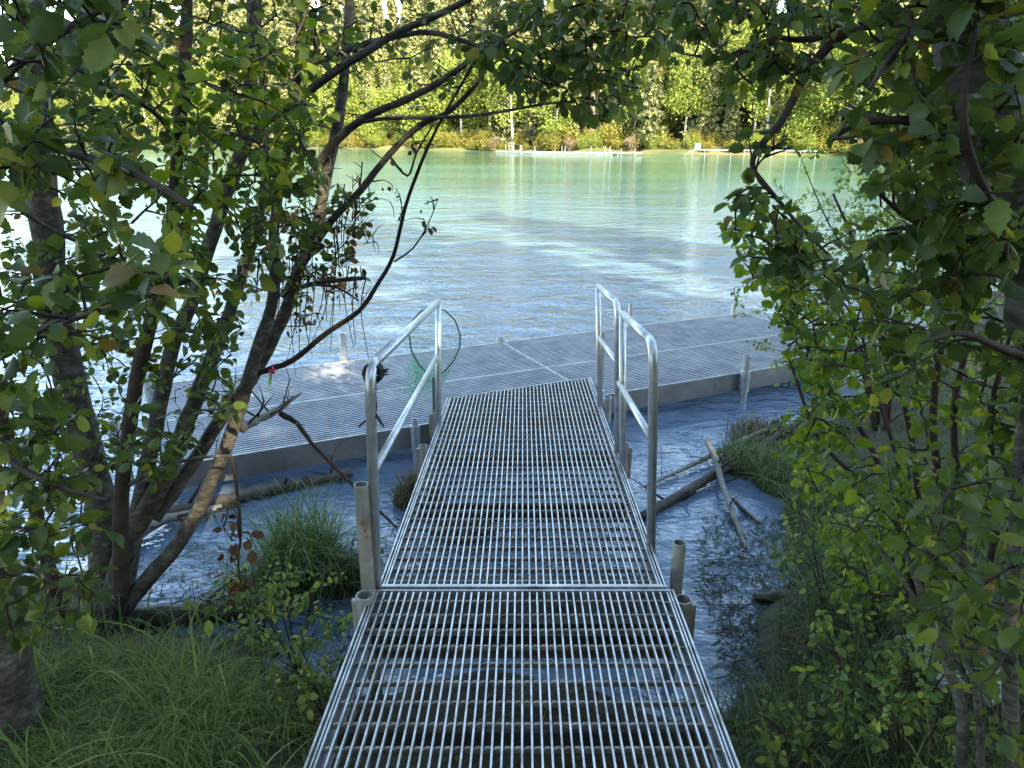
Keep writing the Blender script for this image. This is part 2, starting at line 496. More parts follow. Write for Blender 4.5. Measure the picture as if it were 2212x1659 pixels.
class Plant:
    """a woody plant: stems traced as paths, twigs grown to target points, leaves along the twigs"""
    def __init__(self):
        self.nodes, self.twigs, self.leaf = [], MB(), {}
        self.stems = []
        self.rn = np.random.default_rng(random.randint(0, 99999))
    def stem(self, pts, rad, mat='bark', name='stem', sides=10, grow=True):
        pts = np.asarray(pts, float)
        # smooth resample
        n = len(pts)
        tt = np.linspace(0, n - 1, (n - 1) * 4 + 1)
        out = []
        for t in tt:
            i = min(int(t), n - 2)
            u = t - i
            p0, p1, p2, p3 = pts[max(i - 1, 0)], pts[i], pts[i + 1], pts[min(i + 2, n - 1)]
            out.append(.5 * ((2 * p1) + (-p0 + p2) * u + (2 * p0 - 5 * p1 + 4 * p2 - p3) * u * u + (-p0 + 3 * p1 - 3 * p2 + p3) * u ** 3))
        out = np.array(out)
        r = np.interp(tt, np.arange(n), rad) * (.88 if mat == 'bark' else 1)
        wob = self.rn.normal(0, 1, out.shape) * (r[:, None] * .05)
        out = out + wob
        r = r * (1 + self.rn.normal(0, .025, len(r)))
        mb = MB()
        mb.tube(out, r, sides)
        self.stems.append((mb, mat, name))
        if grow:
            self.nodes.extend(out.tolist())
        return out
    def grow(self, targets, leaf_size=.07, kind='alder', key='leaf', per=7, twig_r=.0035, spread=.9, droop=.25, sag=.1, up=.6):
        T = np.asarray(targets, float)
        leaf_size = leaf_size * (.7 if kind == 'alder' else .9)
        per = per + 1 if (per > 3 and kind == 'alder') else per
        nodes = np.asarray(self.nodes, float)
        d0 = np.array([np.min(np.sum((nodes - t) ** 2, 1)) for t in T])
        order = np.argsort(d0)
        buf = np.zeros((len(nodes) + len(T) * 8, 3))
        buf[:len(nodes)] = nodes
        cnt = len(nodes)
        Lp, Ld, Ln, Ls = [], [], [], []
        rn = self.rn
        for k in order:
            t = T[k]
            dv = t - buf[:cnt]
            dist = np.sqrt(np.sum(dv * dv, 1))
            cost = dist + np.maximum(0, -dv[:, 2]) * .5 + rn.random(cnt) * .03
            cost[dist < .06] += .5
            j = int(np.argmin(cost))
            a = buf[j].copy()
            L = dist[j]
            nseg = 4 if L < .35 else 6
            c = (a + t) / 2 + np.array([0, 0, sag * L]) + rn.normal(0, .09 * L, 3)
            u = np.linspace(0, 1, nseg + 1)[:, None]
            path = (1 - u) ** 2 * a + 2 * u * (1 - u) * c + u * u * t
            path[1:-1] += rn.normal(0, .018 * L, path[1:-1].shape)
            r0 = min(twig_r + .005 * L, .014)
            self.twigs.tube(path, np.linspace(r0, twig_r * .45, nseg + 1), 4 if r0 < .006 else 5, cap=False)
            buf[cnt:cnt + nseg] = path[1:]
            cnt += nseg
            m = max(1, int(round(per * (0.7 + .6 * rn.random())))) if per else 0
            side = 1
            for q in range(m):
                s = 1 - (q / m) * min(.8, .3 / max(L, .05) * .8) if q else 1.0
                x = s * nseg
                i = min(int(x), nseg - 1)
                p = path[i] + (path[i + 1] - path[i]) * (x - i)
                td = path[i + 1] - path[i]
                td /= np.linalg.norm(td) + 1e-9
                nr = np.array([0, 0, up]) + rn.normal(0, .55, 3)
                sd = np.cross(td, nr); sd /= np.linalg.norm(sd) + 1e-9
                ld = td * (.5 if q else 1.0) + sd * side * (spread if q else .2) + np.array([0, 0, -droop]) + rn.normal(0, .25, 3)
                side = -side
                Lp.append(p + ld * .012); Ld.append(ld); Ln.append(nr)
                Ls.append(leaf_size * (.45 + .8 * rn.random()))
        self.nodes = buf[:cnt].tolist()
        if Lp: self.leaf.setdefault((kind, key), []).append((np.array(Lp), np.array(Ld), np.array(Ln), np.array(Ls)))
    def build(self, name, base, label, cat, group=None, twig_mat='twig'):
        root = empty(name, tuple(base), label, cat, group)
        bpy.context.view_layer.update()
        for mb, mat, nm in self.stems:
            mb.build(nm, M[mat], root, smooth=True)
        if self.twigs.n:
            self.twigs.build('branches', M[twig_mat], root, smooth=True)
        for (kind, key), lst in self.leaf.items():
            arr = [np.concatenate([l[i] for l in lst]) for i in range(4)]
            V, T = leaves_arrays(*arr, kind=kind)
            fast_mesh('crown' if key != 'dry' else 'dead_leaves', V, T, M[key], root, smooth=True)
        return root

def in_poly(x, y, poly):
    inside = False
    n = len(poly)
    j = n - 1
    for i in range(n):
        xi, yi = poly[i]; xj, yj = poly[j]
        if (yi > y) != (yj > y) and x < (xj - xi) * (y - yi) / (yj - yi) + xi:
            inside = not inside
        j = i
    return inside

def region(poly, y0, y1, count, zmin=.15):
    """target points inside a frustum seen as `poly`, between forward distances y0 and y1"""
    xs = [p[0] for p in poly]; ys = [p[1] for p in poly]
    out = []
    count = int(count * 1.5)
    k = 0
    while len(out) < count and k < count * 50:
        k += 1
        x = RNG.uniform(min(xs), max(xs)); y = RNG.uniform(min(ys), max(ys))
        if in_poly(x, y, poly):
            p = P(x, y, RNG.uniform(y0, y1))
            if p[2] > zmin:
                out.append(p)
    return out

def ellipsoid(c, r, count, zmin=.15, power=.5):
    out = []
    while len(out) < count:
        v = RNG.normal(0, 1, 3)
        v /= np.linalg.norm(v)
        p = np.array(c) + v * np.array(r) * RNG.random() ** power
        if p[2] > zmin:
            out.append(p)
    return out

def blades(roots, heights, width, lean=.5, segs=5, droop=.6, leandir=None):
    """grass blades as curved tapered strips -> V, quads"""
    n = len(roots)
    ang = RNG.uniform(0, 2 * math.pi, n)
    dirs = np.stack([np.cos(ang), np.sin(ang), 0 * ang], 1)
    if leandir is not None:
        dirs = dirs * .7 + np.array(leandir)
        dirs /= np.linalg.norm(dirs, axis=1)[:, None] + 1e-9
    ln = lean * RNG.uniform(.3, 1.3, n)
    side = np.stack([-dirs[:, 1], dirs[:, 0], 0 * ang], 1)
    tw = RNG.uniform(-.8, .8, n)
    side = side * np.cos(tw)[:, None] + dirs * np.sin(tw)[:, None]
    u = np.linspace(0, 1, segs + 1)
    V = np.zeros((n, (segs + 1) * 2, 3))
    w = np.asarray(width) * np.ones(n)
    for k, t in enumerate(u):
        out = ln * heights * t ** 1.7
        z = heights * (t - droop * ln * t ** 3)
        c = roots + dirs * out[:, None]
        c[:, 2] = roots[:, 2] + z
        ww = w * (1 - t ** 2) * .5 + .0003
        V[:, 2 * k] = c - side * ww[:, None]
        V[:, 2 * k + 1] = c + side * ww[:, None]
    q = np.array([[2 * k, 2 * k + 1, 2 * k + 3, 2 * k + 2] for k in range(segs)])
    T = (q[None] + (np.arange(n) * (segs + 1) * 2)[:, None, None]).reshape(-1, 4)
    return V.reshape(-1, 3), T

# ------------------------------------------------------------------ ground and water
SHORE = [(-400, -300), (-400, 30), (-60, 9), (-14, 5.4), (-8, 4.6), (-4, 4.0), (-2.6, 3.65), (-1.9, 3.25), (-1.3, 3.05), (-.85, 2.75), (-.5, 2.5), (-.2, 2.72), (.35, 2.72), (.95, 2.5),
         (1.15, 2.75), (1.5, 3.5), (1.75, 4.2), (1.95, 4.9), (2.5, 5.7), (3.4, 6.7), (5.2, 9), (9, 13), (40, 26), (400, 60), (400, -300)]
SHA = np.array(SHORE, float)
def signed_shore(X, Y):
    """distance to the near bank's edge, positive on land"""
    X, Y = np.asarray(X, float), np.asarray(Y, float)
    best = np.full(X.shape, 1e9)
    inside = np.zeros(X.shape, bool)
    n = len(SHA)
    for i in range(n):
        a, b = SHA[i], SHA[(i + 1) % n]
        ab = b - a
        t = np.clip(((X - a[0]) * ab[0] + (Y - a[1]) * ab[1]) / (ab @ ab), 0, 1)
        best = np.minimum(best, np.hypot(X - a[0] - t * ab[0], Y - a[1] - t * ab[1]))
        cond = ((a[1] > Y) != (b[1] > Y))
        xi = ab[0] * (Y - a[1]) / (ab[1] if abs(ab[1]) > 1e-9 else 1e-9) + a[0]
        inside ^= cond & (X < xi)
    return np.where(inside, best, -best)
# far bank edge, from the water line in the photograph
FA, FB = PZ(300, 315)[:2], PZ(1750, 337)[:2]
FD = (FB - FA) / np.linalg.norm(FB - FA)
FN = np.array([-FD[1], FD[0]])
if FN[1] < 0: FN = -FN
def far_dist(X, Y):
    s = (np.asarray(X) - FA[0]) * FD[0] + (np.asarray(Y) - FA[1]) * FD[1]
    return (np.asarray(X) - FA[0]) * FN[0] + (np.asarray(Y) - FA[1]) * FN[1] - 1.6 * np.sin(s * .11) - .8 * np.sin(s * .31)
def wob(X, Y, s):
    return np.sin(X * s + 1.3 * np.sin(Y * s * .7)) * np.cos(Y * s * 1.1 + np.sin(X * s * .6 + 2))
def height(X, Y):
    X, Y = np.asarray(X, float), np.asarray(Y, float)
    d = signed_shore(X, Y) + .12 * wob(X, Y, 3.1) + .05 * wob(X, Y, 9)
    land = .2 * (1 - np.exp(-np.maximum(d, 0) / .35)) + np.minimum(np.maximum(d, 0) * .05, 5) + .025 * wob(X, Y, 5)
    h = np.where(d > 0, land, np.maximum(d * .35, -1.5))
    fd = far_dist(X, Y)
    far = .5 * (1 - np.exp(-np.maximum(fd, 0) / .8)) + 14.0 * np.clip((fd - 6) / 50, 0, 1) ** 1.1 + .2 * wob(X, Y, .2)
    return np.where(fd > -3, np.where(fd > 0, far, np.maximum(fd * .5, -1.5)), h)

def axis(fine0, fine1, step, lo, hi, g=1.16):
    a = list(np.arange(fine0, fine1 + 1e-6, step))
    s = step
    while a[-1] < hi:
        s = min(s * g, 9); a.append(a[-1] + s)
    s = step
    while a[0] > lo:
        s = min(s * g, 9); a.insert(0, a[0] - s)
    return np.array(a)
gx, gy = axis(-4.5, 5, .07, -420, 320), axis(-.5, 7.5, .07, -120, 480)
GX, GY = np.meshgrid(gx, gy)
GZ = height(GX, GY)
nx, ny = len(gx), len(gy)
idx = np.arange(nx * ny).reshape(ny, nx)
quads = np.stack([idx[:-1, :-1], idx[:-1, 1:], idx[1:, 1:], idx[1:, :-1]], -1).reshape(-1, 4)
g = fast_mesh('ground', np.stack([GX, GY, GZ], -1).reshape(-1, 3), quads, M['ground'], smooth=True)
tag(g, 'dark soil river bank and the sloping far bank', 'ground', kind='structure')
wb = MB()
wb.add([(-430, -20, 0), (330, -20, 0), (330, 330, 0), (-430, 330, 0)], [(0, 1, 2, 3)])
tag(wb.build('water', M['water']), 'wide rippling turquoise river', 'river', kind='structure')

# ------------------------------------------------------------------ gangway (two sections)
def gz(Y): return H - 1.575 - .066 * Y
XS = .0145                                         # small heading of the gangway
def gp(Y, off, dz=0.0):                            # point on the gangway top: off = sideways from its centre line
    return np.array([.042 + XS * (Y - 2.58) + off, Y, gz(Y) + dz])
DU = np.array([.9062, .4229, 0]); DN = np.array([-.4229, .9062, 0])      # dock along / across
def gangway(y0, y1, width, skew, label, nb, name='gangway'):
    root = empty(name, tuple(gp(y0, 0)), label, 'gangway')
    bpy.context.view_layer.update()
    hw = width / 2
    def yend(off): return y1 + skew * off
    g_ = MB()
    pitch = (width - .05) / nb
    for i in range(nb + 1):
        off = -hw + .025 + i * pitch
        mid = abs(i - nb // 2) < 1
        a, b = y0 + .012, yend(off) - .012
        nseg = 7
        jit = RNG.normal(0, .0003, nseg + 1)
        for k in range(nseg):
            ya, yb = a + (b - a) * k / nseg, a + (b - a) * (k + 1) / nseg
            g_.bar(gp(ya, off + jit[k]), gp(yb, off + jit[k + 1]), .0062, .0045)
        g_.bar(gp(a, off, -.0045), gp(b, off, -.0045), .0028, .021)
    g_.build('grating', M['grate'], root)
    c_ = MB()
    n = int((yend(hw) - y0) / .1)
    for k in range(1, n + 1):
        y = y0 + k * .1 - .03
        o1 = hw - .028
        o0 = -hw + .028
        if y > yend(o0) - .02:
            if skew <= 0: break
            o0 = (y + .02 - y1) / skew
        if o0 >= o1 - .02: break
        # serrated crossbar: low blocks between the bearing bars
        m = int((o1 - o0) / pitch)
        for j in range(m):
            oa, ob = o0 + j * pitch + .005, o0 + (j + 1) * pitch - .004
            dz = RNG.uniform(-.001, .001)
            c_.bar(gp(y, oa, -.0085 + dz), gp(y, ob, -.0085 - dz), .0085, .011)
            c_.bar(gp(y, oa + pitch * .25, -.006), gp(y, ob - pitch * .25, -.006), .006, .004)
        c_.bar(gp(y, o0, -.0145), gp(y, o1, -.0145), .0075, .012)
    c_.build('crossbars', M['crossbar'], root)
    for s in (-1, 1):
        f_ = MB()
        e = yend(s * (hw + .004))
        f_.bar(gp(y0, s * hw, .004), gp(e, s * hw, .004), .006, .13)
        f_.bar(gp(y0 + .004, s * (hw - .02), -.105), gp(e - .004, s * (hw - .02), -.105), .032, .006)
        f_.bar(gp(y0 + .004, s * (hw - .0135), .0), gp(e - .004, s * (hw - .0135), .0), .005, .04)
        f_.build('side_rail', M['grate'], root)
    e_ = MB()
    e_.bar(gp(y0 + .003, -hw + .006, .006), gp(y0 + .003, hw - .006, .006), .006, .13)
    e_.bar(gp(y0 + .02, -hw + .006, -.003), gp(y0 + .02, hw - .006, -.003), .026, .004)
    e_.build('end_plate', M['grate'], root)
    e_ = MB()
    e_.bar(gp(yend(-hw) - .003, -hw + .006, .003), gp(yend(hw) - .003, hw - .006, .003), .006, .12)
    e_.build('end_plate', M['grate'], root)
    for y in np.arange(y0 + .12, y1 - .1, .78):
        b_ = MB()
        b_.bar(gp(y, -hw + .04, -.03), gp(y, hw - .04, -.03), .045, .085)
        b_.build('beam', M['beam'], root)
    if y0 < 1:
        for y in (2.36, 2.44):
            b_ = MB()
            b_.bar(gp(y, -hw + .04, -.05), gp(y, hw - .04, -.05), .04, .1)
            b_.build('beam', M['beam'], root)
    return root
g1 = gangway(.15, 2.585, 1.22, 0, 'near gangway section of silver bar grating, cut by the bottom of the photo', 40)
g2 = gangway(2.605, 5.77, 1.17, .55, 'far gangway section of silver bar grating with handrails, resting its slanted end on the dock', 38, 'gangway')

# handrails
def arc(p0, corner, p1, r=.09, n=6):
    """rounded corner path"""
    p0, c, p1 = map(lambda a: np.array(a, float), (p0, corner, p1))
    a = (p0 - c) / np.linalg.norm(p0 - c); b = (p1 - c) / np.linalg.norm(p1 - c)
    s, e = c + a * r, c + b * r
    u = np.linspace(0, 1, n)[:, None]
    return np.concatenate([[p0], (1 - u) ** 2 * s + 2 * u * (1 - u) * c + u * u * e, [p1]])
def railing(near_base, near_top, far_top, far_base, mid0, mid1, r, label, far_round=.03):
    root = empty('railing', tuple(near_base), 'bent aluminium handrail', 'railing')
    del root['category']; del root['label']
    root.parent = g2
    bpy.context.view_layer.update()
    root.matrix_parent_inverse = g2.matrix_world.inverted()
    bpy.context.view_layer.update()
    path1 = arc(near_base, near_top, (np.array(near_top) + np.array(far_top)) / 2, .13, 8)
    path2 = arc((np.array(near_top) + np.array(far_top)) / 2, far_top, far_base, far_round, 5)
    t = MB(); t.tube(path1[:-1], r, 14); parts = [('post', t)]
    return root, path1, path2
def make_rail(near_base, near_top, far_top, far_base, mid0, mid1, r, label):
    near_base, near_top, far_top, far_base, mid0, mid1 = (np.array(a, float) for a in (near_base, near_top, far_top, far_base, mid0, mid1))
    t = MB()
    p = arc(near_base, near_top, far_top, .12, 8)
    t.tube(p[:-1], r, 14)
    o = t.build('railing', M['metal'], g2, smooth=True)
    o['label'] = label
    t = MB(); t.tube([p[-2], p[-2] * .5 + far_top * .5, far_top], r * .98, 14); q = t.build('top_rail', M['metal'], o, smooth=True)
    t = MB(); t.tube([far_top + (0, 0, .004), far_base * .5 + far_top * .5, far_base], r, 14); t.build('post', M['metal'], o, smooth=True)
    t = MB(); t.tube([mid0, mid0 * .5 + mid1 * .5, mid1], r * .78, 12); t.build('mid_rail', M['metal'], o, smooth=True)
    return o
def prail(pxn, base_y, top, yn, fx, fbase, ftop, yf, m0, m1, r, label):
    nb, nt = P(pxn[0], base_y, yn), P(*top, yn)
    fb, ft = P(fx, fbase, yf), P(*ftop, yf)
    make_rail(nb, nt, ft, fb, P(*m0, yn), P(*m1, yf), r, label)
prail((815, 0), 1300, (798, 793), 2.62, 947, 960, (947, 652), 4.85, (808, 1018), (945, 768), .0205, 'left handrail with black rope knotted at its bend')
prail((1406, 0), 1200, (1412, 742), 2.99, 1345, 1060, (1345, 678), 4.02, (1406, 945), (1337, 828), .0205, 'nearer right handrail')
prail((1334, 0), 1040, (1335, 656), 4.22, 1296, 905, (1292, 618), 5.24, (1333, 782), (1292, 728), .0205, 'farther right handrail')

# pipes and sleeves standing beside the gangway
def post_pipe(px, top_y, bot_y, Y, ro, label, sleeve=None, rust=False, parent=None, name='pipe_post', zbot=None):
    top = P(px, top_y, Y); bot = P(px, bot_y, Y); bot[0] = top[0] + (top[0] * 0.0)
    if zbot is not None: bot[2] = zbot
    if parent is None:
        root = empty(name, (top[0], Y, bot[2]), label, 'post')
        bpy.context.view_layer.update()
    else:
        root = parent
    m = MB(); m.pipe((top[0], Y, bot[2]), tuple(top), ro, ro * .86)
    m.build('pipe', M['pipe'], root, smooth=False)
    if sleeve:
        st, sb = P(px, sleeve[0], Y), P(px, sleeve[1], Y)
        m = MB(); m.pipe((top[0], Y, sb[2]), (top[0], Y, st[2]), ro * 1.28, ro * 1.06)
        m.build('sleeve', M['metal'], root)
    if rust:
        m = MB()
        for k in range(5):
            a = -1.6 + .12 * k
            z = top[2] - .155 - .012 * k + .02 * math.sin(k)
            c = np.array([top[0] + math.cos(a) * (ro + .0006), Y + math.sin(a) * (ro + .0006), z])
            t = np.array([-math.sin(a), math.cos(a), 0])
            m.add([c - t * .006 + (0, 0, -.009), c + t * .006 + (0, 0, -.003), c + t * .005 + (0, 0, .01), c - t * .006 + (0, 0, .004)], [(0, 1, 2, 3)])
        m.build('rust_stain', M['rust'], root)
    return root
post_pipe(780, 1046, 1500, 2.6, .0285, 'tall weathered pipe post with an orange rust stain, left of the gangway joint', rust=True, zbot=-.5)
post_pipe(1468, 1172, 1500, 2.78, .028, 'open topped pipe post standing in the water right of the gangway joint', sleeve=(1280, 1310), zbot=-.5)
def sleeve(px, top_y, Y, ro, length, name, parent):
    t = P(px, top_y, Y)
    m = MB(); m.pipe(t - (0, 0, length), t, ro, ro * .86)
    s = 1 if px > 1106 else -1
    m.box((t[0] + s * ro * .8, Y - .02, t[2] - length), (t[0] + s * (ro + .014), Y + .002, t[2] - .015))
    return m.build(name, M['pipe'], parent)
sleeve(788, 1285, 2.5, .036, .22, 'sleeve', g1)
sleeve(1476, 1294, 2.52, .035, .24, 'sleeve', g1)
sleeve(914, 963, 4.45, .028, .22, 'sleeve', g2)
sleeve(1350, 960, 4.18, .028, .22, 'sleeve', g2)
sleeve(939, 888, 4.95, .026, .2, 'sleeve', g2)

# ------------------------------------------------------------------ dock
DZ = H - 2.05
dock = empty('dock', (0, 5.6, 0), 'long floating dock of fine silver grating lying across the end of the gangway', 'dock')
bpy.context.view_layer.update()
def dp(s, n, dz=0.0): return DU * s + DN * n + np.array([0, 0, DZ + dz])
S0, SM, S1 = -.22, 3.09, 6.32
N0, NM, N1 = 4.96, 5.87, 6.86
for (sa, sb) in ((S0, SM), (SM, S1)):
    for (na, nb_) in ((N0, NM), (NM, N1)):
        m = MB()
        k = int((nb_ - na - .03) / .0385)
        for i in range(k + 1):
            n_ = na + .02 + i * (nb_ - na - .04) / k
            m.bar(dp(sa + .02, n_), dp(sb - .02, n_), .0085, .026)
        m.build('deck_grating', M['deck'], dock)
        m = MB()
        for s_ in np.arange(sa + .1, sb - .05, .15):
            m.bar(dp(s_, na + .02, -.012), dp(s_, nb_ - .02, -.012), .007, .014)
        m.build('crossbars', M['crossbar'], dock)
for n_, w in ((N0, .006), (N1, .006)):
    m = MB(); m.bar(dp(S0, n_, .003), dp(S1, n_, .003), w, .17); m.build('fascia', M['fascia'], dock)
    m = MB(); m.bar(dp(S0 + .003, n_ + (.012 if n_ < 5 else -.012), .005), dp(S1 - .003, n_ + (.012 if n_ < 5 else -.012), .005), .012, .02); m.build('edge_strip', M['grate'], dock)
m = MB(); m.bar(dp(S0, NM, .001), dp(S1, NM, .001), .008, .1); m.build('beam', M['grate'], dock)
for s_ in (S0, SM - .008, SM + .008, S1):
    m = MB(); m.bar(dp(s_, N0 + .006, .002), dp(s_, N1 - .006, .002), .007, .17); m.build('end_plate', M['grate'], dock)
for s_ in np.arange(S0 + .5, S1, .8):
    m = MB(); m.bar(dp(s_, N0 + .01, -.03), dp(s_, N1 - .01, -.03), .05, .12); m.build('beam', M['beam'], dock)
for (sa, sb) in ((S0 + .3, SM - .3), (SM + .3, S1 - .3)):
    m = MB()
    m.bar(dp(sa, (N0 + N1) / 2, -.16), dp(sb, (N0 + N1) / 2, -.16), 1.3, .3); m.build('float', M['wood'], dock)
# dock posts: (pixel x, top y, forward distance, radius, sleeve?)
def dpost(px, ty, n_, ro=.03, sl=True, near=False):
    """vertical post at the dock edge line n_, found along that line at pixel column px"""
    r = ray(px, ty); k = (n_) / (r[0] * DN[0] + r[1] * DN[1])
    t = np.array([0, 0, H]) + r * k
    m = MB(); m.pipe((t[0], t[1], -.6), tuple(t), ro, ro * .85, 16)
    o = m.build('post', M['metal'], dock)
    if sl:
        m = MB(); m.pipe((t[0], t[1], DZ - .16), (t[0], t[1], DZ + .035), ro * 1.35, ro * 1.08, 16)
        m.box((t[0] - .02, t[1] - ro * 1.3 if not near else t[1] + ro, DZ - .12), (t[0] + .02, t[1] + ro * 1.3 + (.03 if near else 0), DZ - .02))
        m.build('sleeve', M['metal'], o)
dpost(740, 722, N1 + .05, .035)
dpost(1081, 730, N1 + .05, .045, sl=False)
dpost(1363, 657, N1 + .05, .03)
dpost(1587, 655, N1 + .05, .028)
dpost(1614, 768, N0 - .05, .034, near=True)
dpost(896, 906, N0 - .06, .026, near=True)
dpost(1299, 716, N0 + .05, .033, near=True)
dpost(318, 815, N1 + .05, .034)
dpost(242, 905, N1 - .9, .036)
m = MB(); t = P(1312, 858, 5.35); m.pipe(t - (0, 0, .2), t, .034, .029); m.build('sleeve', M['metal'], dock)

# ------------------------------------------------------------------ landing net, rope, ribbon
net = empty('landing_net', tuple(P(937, 930, 5.15)), 'round landing net with dark hoop and green mesh, leaning on the left handrail', 'net')
bpy.context.view_layer.update()
NY = 5.15
hoop_px = [(915, 838), (905, 795), (888, 758), (884, 722), (890, 690), (908, 671), (935, 664), (962, 671), (983, 692), (994, 722), (994, 750), (982, 778), (962, 802), (945, 812), (933, 822)]
hoop_px = [(928, 812), (905, 788), (888, 757), (884, 722), (891, 692), (909, 672), (935, 664), (962, 671), (983, 692), (994, 722), (993, 750), (981, 778), (962, 800), (944, 815)]
hp = np.array([P(x, y, NY + .1 * math.sin(i * .45)) for i, (x, y) in enumerate(hoop_px)])
m = MB(); m.tube(hp, .0055, 6); m.build('hoop', M['hoop'], net, smooth=True)
m = MB(); m.tube([P(936, 815, NY), P(938, 900, NY), P(942, 960, NY - .05)], .012, 8); m.build('handle', M['hoop'], net, smooth=True)
# bag: loose netting hanging from the hoop, gathered low left
m = MB()
nu, nv = 30, 16
tips = P(918, 838, NY + .12)
G = np.zeros((nu, nv, 3))
rim = np.array([hp[int(i)] * (1 - (i % 1)) + hp[min(int(i) + 1, len(hp) - 1)] * (i % 1) for i in np.linspace(0, len(hp) - 1, nu)])
for i in range(nu):
    lowleft = P(886 + 60 * (i / nu), 835 + 12 * math.sin(i), NY + .25)
    for j in range(nv):
        u = j / (nv - 1)
        p = rim[i] * (1 - u) + lowleft * u
        p = p + np.array([0, .16 * math.sin(u * math.pi), -.09 * math.sin(u * math.pi)]) + RNG.normal(0, .006, 3)
        G[i, j] = p
for i in range(nu - 1):
    for j in range(nv - 1):
        a, b, c = G[i, j], G[i + 1, j + 1], G[i, j + 1]
        m.tube([a, b], .0008, 3, cap=False)
        m.tube([G[i + 1, j], G[i, j + 1]], .0008, 3, cap=False)
for k in range(260):
    a = P(RNG.uniform(872, 955), RNG.uniform(790, 850), NY + RNG.uniform(.02, .3))
    m.tube([a, a + RNG.normal(0, .022, 3), a + RNG.normal(0, .03, 3)], .0009, 3, cap=False)
m.build('netting', M['net'], net)

rope = empty('rope', tuple(P(808, 800, 2.7)), 'black rope coiled round the bend of the left handrail, its frayed end hanging down', 'rope')
bpy.context.view_layer.update()
m = MB()
c0 = P(806, 806, 2.68)
ax = (P(860, 745, 3.2) - c0); ax /= np.linalg.norm(ax)
a_ = np.cross(ax, (0, 0, 1)); a_ /= np.linalg.norm(a_); b_ = np.cross(ax, a_)
pts = []
for k in range(90):
    t = k / 90
    an = t * 2 * math.pi * 7
    rr = .031 + .004 * math.sin(k * 1.7)
    pts.append(c0 + ax * (-.02 + .055 * t) + rr * (math.cos(an) * a_ + math.sin(an) * b_))
m.tube(pts, .0085, 6)
for k in range(16):
    d = a_ * RNG.uniform(.2, 1) + b_ * RNG.uniform(-.6, .6) + ax * RNG.uniform(-.3, .5)
    m.tube([c0 + ax * .02 + d * .02, c0 + ax * .02 + d * .055 + RNG.normal(0, .004, 3)], [.005, .002], 5)
m.build('coil', M['rope'], rope, smooth=True)
m = MB()
m.tube([P(812, 812, 2.64), P(811, 850, 2.63), P(813, 880, 2.62), P(811, 893, 2.62)], .0035, 6)
m.tube([P(811, 893, 2.62), P(818, 905, 2.61), P(829, 922, 2.6)], [.0045, .006, .0035], 6)
m.tube([P(811, 893, 2.62), P(800, 900, 2.66), P(775, 922, 2.68)], [.004, .005, .003], 6)
m.build('loose_end', M['rope'], rope, smooth=True)

rib = empty('ribbon', tuple(P(586, 800, 3.3)), 'small pink ribbon tied to a low alder branch', 'ribbon')
bpy.context.view_layer.update()
m = MB()
for k in range(7):
    c = P(586, 801, 3.28) + RNG.normal(0, .006, 3)
    d = RNG.normal(0, 1, 3); d /= np.linalg.norm(d)
    e = np.cross(d, RNG.normal(0, 1, 3)); e /= np.linalg.norm(e)
    m.add([c - d * .012, c + e * .01, c + d * .013, c - e * .008 + d * .004], [(0, 1, 2, 3)])
m.build('bow', M['pink'], rib)
m = MB()
for dx in (0, 2):
    a = P(583 + dx, 806, 3.28); b = P(579 + dx * 2, 832, 3.28)
    m.add([a, a + (.006, 0, 0), b + (.006, .002, 0), b], [(0, 1, 2, 3)])
m.build('tail', M['lime'], rib)

# ------------------------------------------------------------------ logs and board
def log(name, pts, rad, mat, label, twigs=0, cat='log'):
    mb = MB()
    pts = np.array(pts, float)
    n = len(pts)
    tt = np.linspace(0, n - 1, (n - 1) * 5 + 1)
    out = np.stack([np.interp(tt, np.arange(n), pts[:, i]) for i in range(3)], 1)
    r = np.interp(tt, np.arange(n), rad)
    out += RNG.normal(0, .1, out.shape) * r[:, None]
    mb.tube(out, r * (1 + RNG.normal(0, .07, len(r))), 10)
    root = mb.build(name, M[mat], smooth=True)
    tag(root, label, cat)
    if twigs:
        t = MB()
        for k in range(twigs):
            i = RNG.integers(1, len(out) - 1)
            d = RNG.normal(0, 1, 3); d[2] = abs(d[2]) * .6
            d /= np.linalg.norm(d)
            L = RNG.uniform(.06, .3)
            q = out[i] + d * L * .5 + RNG.normal(0, .02, 3)
            t.tube([out[i], q, out[i] + d * L], [r[i] * .3, r[i] * .2, .0015], 5)
        t.build('twigs', M['twig'], root, smooth=True)
    return root
log('log', [PZ(1380, 1120, .02), PZ(1480, 1062, .04), PZ(1560, 1015, .06), PZ(1640, 965, .08), PZ(1760, 890, .12)], [.03, .036, .035, .03, .02], 'wood', 'dark wet log slanting into the water right of the gangway', 6)
log('branch', [PZ(1395, 1050, .02), PZ(1450, 1025, .03), PZ(1535, 985, .05), PZ(1700, 905, .12)], [.008, .014, .02, .015], 'driftwood', 'thin pale branch lying in the water above the dark log', 3, 'branch')
log('branch', [PZ(1527, 952, .16), PZ(1545, 990, .13), PZ(1565, 1060, .07), PZ(1585, 1115, .03), PZ(1612, 1185, .0)], [.02, .024, .022, .017, .01], 'driftwood', 'grey driftwood stick crossing over both logs on the right', 5, 'branch')
log('branch', [PZ(1580, 1075, .0), PZ(1615, 1110, .02), PZ(1640, 1130, .01)], [.008, .012, .006], 'wood', 'short dark stick beside the driftwood stick', 2, 'branch')
log('log', [PZ(1630, 1292, .02), PZ(1680, 1286, .04), PZ(1740, 1290, .05), PZ(1800, 1280, .08)], [.02, .033, .036, .03], 'wood', 'short black log end poking from the right bank weeds', 2)
log('log', [PZ(250, 1130, .1), PZ(400, 1105, .07), PZ(520, 1070, .05), PZ(640, 1045, .04), PZ(762, 1022, .05)], [.045, .05, .045, .036, .028], 'wood', 'long dark log in the water below the dock, left of the gangway', 10)
